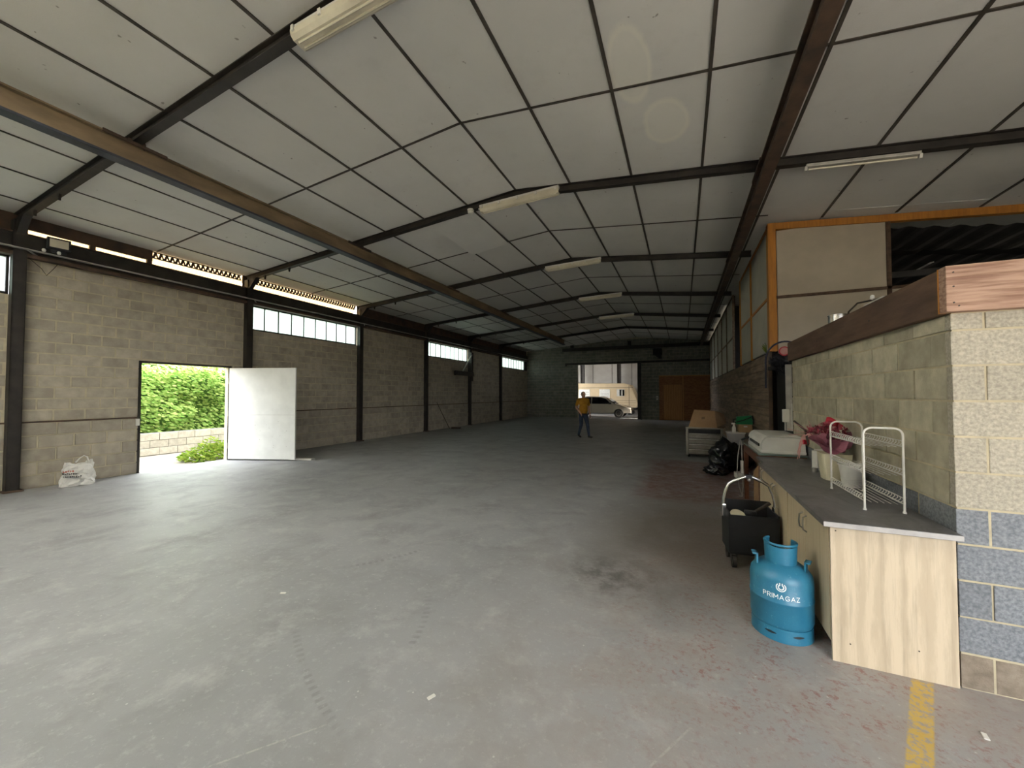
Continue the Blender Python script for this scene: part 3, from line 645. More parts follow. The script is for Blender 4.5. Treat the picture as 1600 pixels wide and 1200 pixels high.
t = thing('steel_post', 'black steel post on the right of the far opening', 'post', (-2.50, YB - .20, 0)); a = MB()
for s in (-1, 1): a.box(s * .1 - .008, s * .1 + .008, -.08, .05, 0, 3.7)
a.box(-.1, .1, -.01, .01, 0, 3.7); a.box(-.1, .1, -.08, -.07, 0, 3.7); a.build('shaft', 'steel', t)
MB().box(-.14, .14, -.12, .05, 0, .03).build('base_plate', 'steel', t)
t = thing('wall_heater', 'dark box fitting mounted high on the back wall', 'heater', (-1.4, YB - .22, 3.85)); MB().cbox(-.26, .26, -.15, .15, .22, .62, .03).build('housing', 'dark_back', t)
MB().prism([(-.18, .22), (.22, .22), (.25, .0), (.10, -.02)], -.12, .12).build('hood', 'steel', t); MB().box(-.04, .04, .1, .22, .3, .5).build('bracket', 'steel', t)
t = thing('chipboard_door', 'orange chipboard double door at the right of the back wall', 'door', (-1.33, YB - .05, 0))
a = MB(); a.box(0, 2.98, -.02, .04, 0, 2.78); a.build('backing', 'osb', t)
dl = MB().cbox(.28, 1.30, -.06, -.02, .04, 2.20, .01).build('leaf', 'pine', t)
for z in (.04, .60, 1.05, 1.65, 2.02): MB().cbox(.28, 1.30, -.075, -.058, z, z + .14, .006).build('rail', 'pine', dl)
for x in (1.34, ): MB().box(x, x + .07, -.05, -.018, 0, 2.72).build('batten', 'pine', t)
for x0, x1, z0, z1 in ((1.43, 2.95, .02, 1.35), (1.43, 2.95, 1.37, 2.74), (.02, 1.31, 2.24, 2.74), (.02, .26, .02, 2.22)): MB().box(x0, x1, -.035, -.02, z0, z1).build('panel', 'osb', t)
MB().box(0, 2.98, -.045, -.02, 2.72, 2.78).build('top_rail', 'pine', t)
t = thing('switch_box', 'small pale switch box beside the chipboard door', 'switch', (-1.45, YB - .06, 1.25)); MB().cbox(-.05, .05, -.05, .06, 0, .26, .01).build('case', 'white', t); MB().cbox(-.02, .02, -.065, -.045, .1, .17, .005).build('rocker', 'black', t)

# ------------------------------------------------------------------ hall beyond: floor, cladding, roof with an added amber light sheet
MB().box(-16, 5, YB + .2, 37, -.05, 0).build('floor_annex', 'floor', label='dark floor of the annex behind the far opening', cat='floor', kind='structure')
ax = MB(); ax.box(-16, 5, 35.0, 35.1, 0, 6.2); wall_annex = ax.build('wall_annex', 'dark_back', label='pale clad wall of the annex behind the caravan', cat='wall', kind='structure')
for k in range(12): MB().box(-15.9 + k * 1.7, -15.9 + k * 1.7 + 1.66, 34.95, 35.0, 0, 6.1).build('panel', 'hall_panel', wall_annex)
MB().box(4.9, 5, YB + .2, 35, 0, 6.2).build('wall_annex_right', 'hall_panel', label='end wall of the annex', cat='wall', kind='structure')
rf = MB(); rf.box(-16, 5, YB + .16, 28.6, 6.2, 6.25); rf.box(-16, 5, 32.4, 35.1, 6.2, 6.25); roofa = rf.build('ceiling_annex', 'dark_back', label='roof of the annex', cat='ceiling', kind='structure')
MB().box(-16, 5, 28.6, 32.4, 6.2, 6.21).build('added_light_sheet', 'amber_dim', roofa)  # translucent strip added to light the caravan from above
MB().box(-16, 5, YB + .16, YB + .2, 5.4, 6.2).build('trim_3', 'dark_back', label='gable strip above the back wall', cat='trim', kind='structure')
for k, (x, y, lab) in enumerate(((-9.6, 34.2, 'thin dark post in the annex above the caravan, leftmost'), (-8.2, 34.2, 'thick dark post in the annex above the caravan, middle one with brace'), (-5.0, 34.2, 'dark post in the annex above the caravan front'))):
    t = thing('annex_post', lab, 'post', (x, y, 0)); wd = (.09, .16, .14)[k]; a = MB()
    for s in (-1, 1): a.box(s * wd - .02, s * wd + .02, -.1, .1, 0, 6.1)
    a.box(-wd, wd, -.01, .01, 0, 6.1); a.build('shaft', 'steel', t)
    if k == 1: MB().tube([(-.18, 0, 4.6), (-1.05, 0, 5.5)], .05, 6).build('brace', 'steel', t); MB().box(-1.2, -.18, -.05, .05, 5.5, 5.6).build('tie', 'steel', t)

# caravan
cv = thing('caravan', 'cream touring caravan parked behind the car in the annex', 'caravan', (-6.1, 31.2, 0))
prof = [(-3.3, .55), (-3.3, 2.2), (-3.1, 2.42), (-2.6, 2.5), (1.9, 2.46), (2.35, 2.36), (2.55, 2.05), (2.85, 1.25), (2.95, .85), (2.85, .55)]
bd = MB().prism(prof, 0, 2.1).build('body', 'caravan', cv)
md = bd.modifiers.new('b', 'BEVEL'); md.width = .05; md.segments = 2
for (x0, x1, z0, z1, nm) in ((-1.70, -.78, 1.30, 2.0, 'w'), (-.02, .82, 1.15, 2.0, 'w'), (1.35, 1.95, 1.45, 2.0, 's')):
    fr = MB().cbox(x0, x1, -.03, .01, z0, z1, .01).build('window', 'glare_pane' if nm == 'w' else 'white', cv)  # white fill imitates the bright reflection on the panes
    if nm == 'w':
        for q in range(3): MB().box(x0 + .08, x1 - .08, -.036, -.03, z0 + .12 + q * .17, z0 + .15 + q * .17).build('curtain_trim', 'worktop_edge', fr)
    else:
        MB().box(x0 + .22, x1 - .02, -.038, -.03, z0 + .03, z1 - .03).build('pane', 'car_glass', fr)
        MB().box(x0 + .36, x0 + .44, -.045, -.038, z0 + .06, z1 - .06).build('reflection_bar', 'white', fr)
for z in (1.10, 2.12): MB().box(-3.2, 2.6 if z > 2 else 2.8, -.008, .0, z, z + .02).build('trim_strip', 'stick', cv)
for z in (.75, .93): MB().box(.45, 2.8, -.006, .0, z, z + .012).build('panel_seam', 'stick', cv)
MB().box(2.28, 2.31, -.006, 0, .6, 2.3).build('corner_seam', 'stick', cv)
MB().cbox(-2.7, -1.9, .5, 1.3, 2.45, 2.62, .04).build('roof_hatch', 'white', cv)
for x in (-.9,): 
    for y in (.12, 1.98): MB().lathe([(.12, -.09), (.31, -.08), (.31, .08), (.12, .09)], 20, (x, y, .31), axis='Y').build('wheel', 'rubber', cv, True)
MB().tube([(2.8, .7, .5), (3.9, 1.05, .45)], .04, 6).tube([(2.8, 1.4, .5), (3.9, 1.05, .45)], .04, 6).tube([(3.9, 1.05, .45), (3.9, 1.05, 0.0)], .03, 6).build('tow_bar', 'steel', cv)
MB().box(-3.2, 2.8, .1, 2.0, .38, .56).build('chassis', 'dark_back', cv)

# car
car = thing('car', 'pale silver hatchback parked in front of the caravan', 'car', (-5.25, 27.7, 0))
def carbody():
    low = [(-2.10, .30), (-2.13, .62), (-2.05, .88), (-1.55, .94), (.75, .92), (1.35, .86), (1.85, .74), (2.08, .58), (2.10, .34)]
    b = MB(); W = .86; rings = []
    for y, ins, in ((-W, .03), (-W + .05, 0), (W - .05, 0), (W, .03)):
        rings.append([(x * (1 - ins * .25), y, .30 + (z - .30) * (1 - ins * .6)) for x, z in low])
    vs = [p for r in rings for p in r]; n = len(low); fs = []
    for i in range(3):
        for k in range(n): fs.append((i * n + k, i * n + (k + 1) % n, (i + 1) * n + (k + 1) % n, (i + 1) * n + k))
    fs += [tuple(range(n)), tuple(range(4 * n - 1, 3 * n - 1, -1))]
    b.add(vs, fs); return b
carbody().build('body', 'car', car)
def greenhouse(ins, poly, W):
    b = MB(); vs = []; n = len(poly)
    for y, k in ((-W, 0), (W, 0)):
        for x, z in poly: vs.append((x, y * (1 - .22 * (z - .9) / .55), z))
    b.add(vs, [tuple(range(n)), tuple(range(2 * n - 1, n - 1, -1))] + [(i, i + n, (i + 1) % n + n, (i + 1) % n) for i in range(n)]); return b
greenhouse(0, [(-1.95, .90), (-1.55, 1.32), (-.95, 1.45), (.05, 1.44), (.45, 1.33), (1.05, .90)], .80).build('roof', 'car', car)
for poly in ([(-1.62, .95), (-1.36, 1.30), (-.92, 1.385), (-.62, 1.39), (-.62, .95)], [(-.55, .95), (-.55, 1.39), (.02, 1.385), (.38, 1.29), (.72, .98), (.72, .95)]):
    b = MB(); vs = []; n = len(poly)
    for off in (.012, -.012):
        for x, z in poly: vs.append((x, -.80 * (1 - .22 * (z - .9) / .55) - off, z))
    b.add(vs, [tuple(range(n)), tuple(range(2 * n - 1, n - 1, -1))] + [(i, i + n, (i + 1) % n + n, (i + 1) % n) for i in range(n)]); b.build('side_window', 'car_glass', car)
b = MB(); b.add([(.47, -.62, 1.325), (.47, .62, 1.325), (1.03, .76, .93), (1.03, -.76, .93), (.50, -.62, 1.345), (.50, .62, 1.345), (1.06, .76, .95), (1.06, -.76, .95)], [(0, 1, 2, 3), (7, 6, 5, 4), (0, 4, 5, 1), (1, 5, 6, 2), (2, 6, 7, 3), (3, 7, 4, 0)]); b.build('windscreen', 'car_glass', car)
for x in (-1.35, 1.28):
    for y in (-.80, .80):
        wl_ = MB().lathe([(.19, -.10), (.29, -.10), (.315, -.07), (.315, .07), (.29, .10), (.19, .10)], 24, (x, y, .315), axis='Y').build('wheel', 'rubber', car, True)
        MB().lathe([(.05, -.085), (.195, -.105), (.195, -.05)], 10, (x, y, .315), axis='Y').build('hub_cap', 'alu', wl_, True)
    MB().lathe([(.33, -.872), (.37, -.868), (.37, -.80), (.33, -.80)], 20, (x, 0, .315), axis='Y', a0=0.1, a1=PI - .1).build('wheel_arch', 'car', car)
MB().cbox(1.9, 2.14, -.80, .80, .24, .48, .03).build('front_bumper', 'black', car); MB().cbox(-2.16, -1.95, -.80, .8, .26, .5, .03).build('rear_bumper', 'car', car)
MB().cbox(1.80, 2.06, -.82, -.5, .56, .70, .03).build('headlamp', 'white', car); MB().cbox(.62, .80, -1.0, -.84, .93, 1.04, .03).build('mirror', 'black', car)
MB().box(-.59, -.58, -.872, -.868, .4, .92).build('door_seam', 'stick', car)

# ------------------------------------------------------------------ store-room of blocks on the right
XS = 1.40; YS = 3.00; YE = 6.46
wr = MB(); wr.box(XS + .006, XS + .13, YS + .006, YE, 0, 2.09); wr.box(XS + .13, XR, YS + .006, YS + .13, 0, 2.09)
wall_right = wr.build('wall_right', 'mortar', label='block store-room wall on the right behind the cabinets', cat='wall', kind='structure')
LV = [0.0] + [0.19 + .2 * k for k in range(10)] + [2.09]
def sidekey(u, z): return 'block_blue' if .15 < z < 1.0 else ('block_beige' if z > .2 else 'block_brown')
def frontkey(u, z): return 'block_blue' if .15 < z < 1.0 else ('block_cream' if z > .2 else 'block_brown')
for k in range(len(LV) - 1):
    za, zb_ = LV[k] + .006, LV[k + 1] - .006; head = (k % 2 == 0)
    # front face
    xs = [XS, XS + .135] if head else [XS]
    while xs[-1] < 4.2: xs.append(xs[-1] + .4)
    put_blocks([(xs[i] + (.006 if i else 0), xs[i + 1] - .006, za, zb_) for i in range(len(xs) - 1)], '-Y', YS, frontkey, wall_right, .05)
    ys = [YS, YS + .39] if head else [YS, YS + .2]
    while ys[-1] < YE - .02: ys.append(min(ys[-1] + .4, YE))
    put_blocks([(ys[i] + (.006 if i else .052), ys[i + 1] - .006, za, zb_) for i in range(len(ys) - 1) if ys[i + 1] - ys[i] > .03], '-X', XS, sidekey, wall_right, .05)
# end of the side wall, timber edge beams, loft floor
t = thing('timber_beam', 'dark brown plank beam on top of the store-room side wall', 'beam', (XS - .04, YS + .02, 2.09)); MB().cbox(0, .075, 0, YE - YS + .02, 0, .255, .006).build('plank', 'beam_wood', t)
for y in (.9, 2.2): MB().tube([(-.003, y, .12), (.01, y, .12)], .007, 8).build('bolt', 'steel', t)
t = thing('timber_beam', 'reddish weathered plank beam above the sunlit block corner', 'beam', (XS - .04, YS - .055, 2.09)); MB().cbox(0, 5.4, 0, .07, 0, .26, .006).build('plank', 'beam_red', t)
MB().cbox(-.002, .03, .071, .078, 0.0, .26, .002).build('end_grain', 'orange_wood', t)
for x, z in ((.03, .05), (.03, .14), (.03, .22), (.05, .03)): MB().tube([(x, -.004, z), (x, .01, z)], .004, 6).build('nail', 'steel', t)
MB().box(XS + .05, XR, YS + .03, 8.40, 2.06, 2.12).build('loft_floor', 'dark_back', label='dark loft floor above the store-room', cat='loft floor', kind='structure')

# plank wall and loft boards
XP = 1.50; YP = 8.55
pw = MB().box(XP + .03, XP + .06, YP, YB, 0, 2.42); wall_plank = pw.build('wall_plank', 'dark_back', label='grey brown horizontal plank wall under the loft boards', cat='wall', kind='structure')
for r in range(16):
    y = YP; first = True
    while y < YB - .05:
        y2 = min(y + random.choice((2.4, 3.4, 4.4)) * (random.uniform(.5, 1) if first else 1), YB); first = False
        dz = random.uniform(0, .006)
        inst('plank', UBP if 'UBP' in globals() else globals().setdefault('UBP', unit_block('plank', 'plank')), wall_plank, (XP + .016 + random.uniform(-.004, .004), (y + y2) / 2, r * .15 + .076), (y2 - y - .008, .144 - dz, .03), ROT['-X'])
        y = y2
MB().cbox(XP - .02, XP + .04, YP - .04, YP, 0, 2.42, .004).build('corner_angle', 'steel_brown', wall_plank)
lf = MB()
lf.box(XP + .06, XP + .09, 8.5, 12.45, 2.42, 4.80); lf.box(XP + .06, XP + .09, 14.15, YB, 2.42, 4.80)
wall_loft = lf.build('wall_loft', 'dark_back', label='pale loft boards framed in orange timber', cat='wall', kind='structure')
vs = [8.62, 10.62, 12.45]; vs2 = [14.15, 16.1, 18.05, 20.0, 21.95, 23.9, YB]
for seq in (vs, vs2):
    for i in range(len(seq) - 1):
        for (z0, z1) in ((2.45, 3.44), (3.47, zc(XP) - .08)): MB().box(XP + .03, XP + .06, seq[i] + .03, seq[i + 1] - .03, z0, z1).build('board', 'panel_cool', wall_loft)
    for y in seq: MB().box(XP, XP + .06, y - .035, y + .035, 2.42, zc(XP) - .05).build('batten', 'orange_wood' if y < 13 else 'plank', wall_loft)
    MB().box(XP + .01, XP + .06, seq[0], seq[-1], 3.43, 3.48).build('rail', 'orange_wood' if seq is vs else 'plank', wall_loft)
    MB().box(XP + .01, XP + .06, seq[0], seq[-1], zc(XP) - .10, zc(XP) - .04).build('rail', 'orange_wood' if seq is vs else 'plank', wall_loft)
MB().cbox(XP - .01, XP + .12, 8.44, 8.60, 2.42, zc(XP) - .04, .006).build('corner_post', 'orange_wood', wall_loft)
YF = 8.46
for (x0, x1, z0, z1) in ((XP + .13, 3.18, 3.44, 4.66), (XP + .13, 3.18, 2.14, 3.40), (3.24, 4.9, 2.14, 3.40)):
    MB().box(x0, x1, YF, YF + .03, z0, z1).build('board', 'panel', wall_loft)
MB().box(XP + .1, 4.9, YF - .02, YF + .05, 3.395, 3.445).build('rail', 'beam_wood', wall_loft)
MB().box(3.18, 3.24, YF - .02, YF + .05, 2.14, 4.66).build('batten', 'beam_wood', wall_loft)
zt0, zt1 = zc(XP) - .05, zc(XR) - .02
MB().prism([(XP + .1, zt0 - .12), (XR, zt1 - .06), (XR, zt1 + .06), (XP + .1, zt0)], YF - .03, YF + .06).build('top_rail', 'orange_wood', wall_loft)
# dark void behind: corrugated roof pieces sloping away, purlins, back boards
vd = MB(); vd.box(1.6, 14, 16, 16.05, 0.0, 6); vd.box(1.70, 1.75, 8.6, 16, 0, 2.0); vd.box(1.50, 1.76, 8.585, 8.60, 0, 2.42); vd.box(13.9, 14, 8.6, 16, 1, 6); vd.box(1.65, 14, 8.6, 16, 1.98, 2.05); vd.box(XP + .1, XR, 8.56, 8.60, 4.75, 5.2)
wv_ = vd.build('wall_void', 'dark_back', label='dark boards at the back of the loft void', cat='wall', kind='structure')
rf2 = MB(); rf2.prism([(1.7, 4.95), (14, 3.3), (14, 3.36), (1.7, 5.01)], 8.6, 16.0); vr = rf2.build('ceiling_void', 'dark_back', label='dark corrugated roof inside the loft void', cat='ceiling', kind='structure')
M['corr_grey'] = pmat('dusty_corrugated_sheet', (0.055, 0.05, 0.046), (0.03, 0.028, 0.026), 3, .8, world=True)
for i in range(4):
    a = MB(); n = 90; vv = []; ff = []
    y0 = 8.9 + i * 1.5
    for k in range(n + 1):
        x = 2.6 + (8.5 - 2.6) * k / n; z = 4.86 - (x - 1.7) * .134 + .02 * math.sin(k * 2 * PI / 5)
        vv += [(x, y0, z - .05), (x, y0 + 1.2, z - .05)]
        if k: ff.append((2 * k - 2, 2 * k - 1, 2 * k + 1, 2 * k))
    a.add(vv, ff); a.build('corrugated_sheet', 'corr_grey', vr)
    MB().box(2.2, 9, y0 + 1.28, y0 + 1.36, 3.98, 4.1).build('purlin', 'corr_grey', vr)
sl_ = MB(); 
MB().box(4.5, 4.55, 10.2, 10.9, 4.22, 4.23).box(5.0, 5.05, 11.1, 12.1, 4.15, 4.16).build('light_slit_strip', 'white', vr)  # white strips stand in for slits of daylight

# right/rear shell behind the camera with the big open gateway the light comes through
GX0, GX1, GZ = 1.5, 5.6, 2.8
rw = MB(); rw.box(XL - .15, GX0, YR - .15, YR, 0, 5.4); rw.box(GX1, XR + .1, YR - .15, YR, 0, 5.4); rw.box(GX0, GX1, YR - .15, YR, GZ, 5.4)
rw.build('wall_front', 'block_beige', label='block wall behind the camera with the open gateway', cat='wall', kind='structure')
sw = MB(); sw.box(XR, XR + .15, YR, 8.6, 0, 5.2)
sw.build('wall_side', 'block_beige', label='right side wall beyond the store-room', cat='wall', kind='structure')
portal(((GX0 + GX1) / 2, YR - .17, GZ / 2), (PI / 2, 0, 0), GX1 - GX0, GZ)

# ------------------------------------------------------------------ fluorescent lamps
def tube_lamp(loc, length, sl, label, wdt=.16, grp='ceiling fluorescent lamps', slim=False):
    t = thing('fluorescent_lamp', label, 'lamp', loc, 0, grp); t.rotation_euler = (0, sl, 0); h = length / 2
    if slim:
        MB().cbox(-h, h, -.025, .025, .03, .07, .006).build('housing', 'galv', t); MB().tube([(-h + .03, 0, 0), (h - .03, 0, 0)], .013, 8).build('glass_tube', 'lamp_white', t, True)
        for s in (-1, 1): MB().cbox(s * h - .015, s * h + .015, -.02, .02, -.02, .04, .004).build('socket', 'white', t)
        return t
    MB().cbox(-h, h, -wdt * .45, wdt * .45, .055, .10, .008).build('housing', 'white', t)
    a = MB(); a.prism([(-wdt / 2, .06), (-wdt / 2 * .92, .01), (-wdt * .3, -.02), (wdt * .3, -.02), (wdt / 2 * .92, .01), (wdt / 2, .06)], -h + .01, h - .01, 'X'); cv_ = a.build('diffuser', 'lamp_white', t)
    for s in (-1, 1): MB().tube([(-h + .05, s * .03, -.024), (h - .05, s * .03, -.024)], .011, 6).build('rib', 'lamp_white', cv_)
    for k in range(5):
        x = -h + .05 + k * (length - .1) / 4
        for s in (-1, 1): MB().cbox(x - .018, x + .018, s * wdt * .5 - .012, s * wdt * .5 + .012, .03, .085, .004).build('clip', 'white', t)
    MB().cbox(-h - .05, -h, -.02, .02, .05, .085, .006).build('cable_gland', 'white', t)
    return t
def lampz(x): return zc(x) - .13 - .10
tube_lamp((-2.62, 2.50, lampz(-2.75) - .01), 1.53, -.03, 'large yellowed fluorescent lamp at the top of the picture, nearest the camera', .20)
tube_lamp((-2.65, FR[2], lampz(-2.65)), 1.53, -.03, 'fluorescent lamp at mid ceiling beside the small round detector')
tube_lamp((-2.66, FR[3], lampz(-2.7)), 1.53, -.03, 'fluorescent lamp on the ridge, third from the camera', .15)
tube_lamp((-2.66, FR[4], lampz(-2.7)), 1.53, -.03, 'fluorescent lamp on the ridge, fourth from the camera', .15)
tube_lamp((-2.66, FR[5], lampz(-2.7)), 1.53, -.03, 'fluorescent lamp on the ridge, farthest from the camera', .15)
tube_lamp((2.12, FR[2] - .02, zc(2.12) - .21), 1.15, .10, 'slim bare fluorescent tube fixture on the right above the loft', slim=True)
t = thing('smoke_detector', 'small white round detector on the ceiling left of the mid lamp', 'detector', (-3.62, FR[2] - .03, zc(-3.62) - .20)); MB().lathe([(.0, 0), (.045, .01), (.06, .04), (.05, .07)], 20).build('cap', 'white', t, True); MB().lathe([(.065, .07), (.065, .085)], 20).build('base', 'white', t)

# flood light and wire on the left eave
t = thing('flood_light', 'small black floodlight with bright lens on the left eave beam', 'floodlight', (XL + .24, 2.90, 4.125), -.15)
MB().cbox(-.03, .06, -.14, .14, .04, .24, .012).build('housing', 'black', t); MB().cbox(.058, .066, -.11, .11, .07, .21, .004).build('lens', 'lamp_white', t)
MB().cbox(.0, .05, -.09, .09, -.02, .035, .008).build('driver', 'black', t)
for y in (-.17, .0): MB().lathe([(.0, -.04), (.022, -.03), (.026, 0), (.015, .02)], 12, (.05, y, -.01)).build('sensor', 'white', t)
MB().tube([(XL + .11, 2.60, 3.955), (XL + .09, 2.75, 3.82), (XL + .06, 2.82, 3.72), (XL + .06, 2.9, 3.86), (XL + .10, 2.94, 3.955)], .005, 5).build('loose_wire', 'stick', label='loose thin wire dangling below the floodlight', cat='wire')

# wall bracket jib on the fifth column, leaning rod, small rubble
t = thing('wall_jib', 'dark timber jib bracket on a left wall column below the second window', 'bracket', (XL + .14, FR[5], 2.55))
MB().cbox(0.0, .14, -1.65, .08, .0, .22, .01).build('arm', 'steel', t); MB().tube([(.07, -.95, .2), (.07, .0, 1.15)], .035, 6).build('strut', 'galv', t); MB().cbox(-.02, .10, -.09, .09, -.25, 1.25, .01).build('mast', 'steel', t)
for (y, lab) in ((14.9, 'thin bent rod leaning on the left wall under the second window'),): MB().tube([(XL + .05, y - .25, 1.25), (XL + .16, y, .75), (XL + .35, y + .35, .02)], .014, 6).build('metal_rod', 'steel', label=lab, cat='rod')
MB().cbox(-.22, .22, -.09, .09, 0, .07, .02).build('timber_offcut', 'steel_brown', label='dark timber offcut on the floor by the leaning rod', cat='offcut', loc=(XL + .55, 15.5, 0), rz=.4)

# ------------------------------------------------------------------ plastic carrier bag
def carrier_bag():
    t = thing('carrier_bag', 'crumpled white plastic carrier bag leaning on the left wall', 'bag', (-9.92, 3.17, 0), math.radians(70))
    n, m = 40, 22; vs = []; fs = []
    for j in range(m + 1):
        v = j / m; z = .40 * v
        for k in range(n):
            a = 2 * PI * k / n; sq = 1 / max(abs(math.cos(a)), abs(math.sin(a))) ** .55
            wx = (.215 - .045 * v) * sq; wy = (.125 * (1 - .75 * v ** 1.7)) * sq
            p = Vector((wx * math.cos(a), wy * math.sin(a) + .05 * v, z))
            q = noise.noise_vector(p * 9 + Vector((3, 5, 1))) * .034 + noise.noise_vector(p * 24) * .018
            p += q * (1.2 if v > .05 else .3); p.z = max(p.z, 0.001)
            if j == m: p.z += .035 * math.sin(a * 2 + 1)
            vs.append(p)
    for j in range(m):
        for k in range(n): fs.append((j * n + k, j * n + (k + 1) % n, (j + 1) * n + (k + 1) % n, (j + 1) * n + k))
    fs.append(tuple(range(n - 1, -1, -1)))
    MB().add(vs, fs).build('sack', 'poly_bag', t, False)
    MB().tube([(-.03, .05, .40), (.02, .07, .47), (.07, .08, .51), (.11, .07, .48), (.13, .06, .38)], [.014, .012, .010, .012, .014], 6).build('handle', 'poly_bag', t)
    def strokes(mb, x0, z0, n_, sz, seed):
        rd = random.Random(seed); x = x0
        for k in range(n_):
            hh = sz * rd.uniform(.7, 1.3)
            mb.box(x, x + sz * .28, -.160, -.148, z0, z0 + hh)
            mb.box(x, x + sz * .7, -.160, -.148, z0 + rd.choice((0, hh * .5, hh * .8)), z0 + rd.choice((0, hh * .5, hh * .8)) + hh * .3 + .004)
            x += sz * .95
    a = MB(); strokes(a, -.165, .255, 5, .028, 2); a.v = [(x, y + .035, z) for x, y, z in a.v]; a.build('red_print', 'print_red', t)
    a = MB(); strokes(a, -.17, .205, 8, .026, 4); strokes(a, -.16, .155, 9, .026, 8); a.v = [(x, y + .018, z - x * .12) for x, y, z in a.v]; a.build('black_print', 'print_black', t)
carrier_bag()

# ------------------------------------------------------------------ kitchen cabinets
def cabinet(y0, y1, xf, label, end=False, loc_z=0):
    t = thing('kitchen_cabinet', label, 'cabinet', (xf, y0, 0), 0, 'base cabinets along the block wall'); D = XS - .012 - xf; W = y1 - y0
    a = MB(); a.box(.02, D, .0, .018, .0 if end else .1, .82) if not end else a.box(.02, D, .018, .03, .1, .82)
    a.box(.02, D, W - .018, W, .1, .82); a.box(.02, D, .018, W - .018, .1, .118); a.box(D - .01, D, .018, W - .018, .1, .82); a.box(.02, D, .018, W - .018, .80, .82)
    a.build('carcass', 'oak2', t)
    MB().box(.06, .075, .02, W - .02, 0, .10).build('plinth', 'dark_back', t)
    if end: MB().box(.004, D, 0, .018, 0, .825).build('end_panel', 'oak', t); 
    if end:
        a = MB()
        for x, z in ((.03, .79), (.09, .12), (.40, .16)): a.tube([(x, -.002, z), (x, .004, z)], .004, 8)
        a.build('screw_cap', 'stick', t)
    for i in range(2):
        ya = (.022 if end else .004) + i * (W - .02) / 2; yb = ya + (W - .02) / 2 - .006
        d = MB().cbox(0, .018, ya, yb, .11, .815, .002).build('door', 'oak2', t)
        hy = yb - .045 if i == 0 else ya + .045
        MB().tube([(0, hy, .62), (-.022, hy, .635), (-.026, hy, .68), (-.022, hy, .725), (0, hy, .74)], .006, 8).build('handle', 'alu', d, True)
    return t
cabinet(2.985, 4.02, .822, 'oak cabinet nearest the camera with the large bare end panel', True)
cabinet(4.04, 5.06, .822, 'oak cabinet in the middle, half hidden behind the black trolley')
cabinet(5.12, 5.60, .86, 'oak cabinet farthest along the wall, next to the brown table')
wt = thing('worktop', 'dark slate-look worktop carrying the wire rack and pots', 'worktop', (.775, 2.915, .826))
MB().cbox(0, XS - .012 - .775, 0, 2.17, 0, .034, .004).build('slab', 'worktop', wt); MB().box(.0, XS - .012 - .775, -.0015, .0, .003, .031).build('end_edge', 'worktop_edge', wt)
wt = thing('worktop', 'short dull worktop at the far end beside the table', 'worktop', (.83, 5.095, .826)); MB().cbox(0, XS - .012 - .83, 0, .53, 0, .03, .004).build('slab', 'worktop', wt)

# ------------------------------------------------------------------ gas bottle
gb = thing('gas_bottle', 'blue gas bottle with white lettering standing by the cabinet', 'gas bottle', (.612, 3.225, 0)); R = .183
MB().lathe([(.0, .075), (.06, .06), (.14, .058), (.168, .075), (R, .11), (R, .245), (R + .003, .249), (R + .003, .259), (R, .263), (R, .375), (.176, .41), (.155, .44), (.115, .468), (.04, .485), (.0, .487)], 48).build('vessel', 'gas', gb, True)
def ringpart(name, prof, gaps, n=96, mat='gas', hi=None):
    b = MB(); vs = []; fs = []; P = len(prof)
    for k in range(n):
        a = 2 * PI * k / n
        for i, (r, z) in enumerate(prof): vs.append((r * math.cos(a), r * math.sin(a), z + (hi(a) if hi and i in (1, 2) else 0)))
    for k in range(n):
        a = 2 * PI * (k + .5) / n
        if any(((a - g0) % (2 * PI)) < g1 for g0, g1 in gaps): continue
        k2 = (k + 1) % n
        for i in range(P): fs.append((k * P + i, k * P + (i + 1) % P, k2 * P + (i + 1) % P, k2 * P + i))
    b.add(vs, fs); return b.build(name, mat, gb, True)
ringpart('foot_ring', [(.168, 0), (.170, .085), (.176, .085), (.178, 0)], [])
ac = math.atan2(-3.225, -.612)      # towards the camera
for da in (-.55, .35, 1.6, 2.9, -1.8): 
    b = MB(); 
    for q in range(7):
        a0 = ac + da + q * .055; a1 = a0 + .055
        h0 = .006 * math.sin(PI * q / 7) + .002; h1 = .006 * math.sin(PI * (q + 1) / 7) + .002
        b.add([((.1785) * math.cos(a0), .1785 * math.sin(a0), .052 - h0), (.1785 * math.cos(a1), .1785 * math.sin(a1), .052 - h1), (.1785 * math.cos(a1), .1785 * math.sin(a1), .052 + h1), (.1785 * math.cos(a0), .1785 * math.sin(a0), .052 + h0)], [(0, 1, 2, 3)])
    b.build('foot_slot', 'black', gb)
ringpart('collar', [(.086, .465), (.092, .60), (.097, .60), (.092, .465)], [(ac + PI - .75, 1.5)], hi=lambda a: .012 * max(0, math.cos((a - ac) * 1 + PI)) - .012 * max(0, math.cos(a - ac)))
MB().tube([(.093 * math.cos(ac + PI - .8 - k * .0 + q), .093 * math.sin(ac + PI - .8 + q), .604 + .0 * q) for k in (0,) for q in [-(2 * PI - 1.6) * i / 40 for i in range(41)]], .008, 8).build('collar_rim', 'gas', gb, True)
for s in (-1, 1):
    a = ac + s * 1.35 + (0.0 if s < 0 else 0.0); mt = RZ(a)
    MB().box(.138, .148, -.03, .03, .42, .515, mt).box(.138, .17, -.03, .03, .505, .515, mt).build('lug', 'gas', gb)
MB().lathe([(.03, .48), (.03, .51), (.018, .515), (.018, .55), (.024, .555), (.024, .575)], 16).build('valve', 'alu', gb, True)
def bend(mesh_vs, fs, name, z0, rr=R + .0012, mat='gas_white'):
    vs = []
    for (x, y) in mesh_vs:
        a = ac + x / rr; vs.append((rr * math.cos(a), rr * math.sin(a), z0 + y))
    MB().add(vs, fs).build(name, mat, gb)
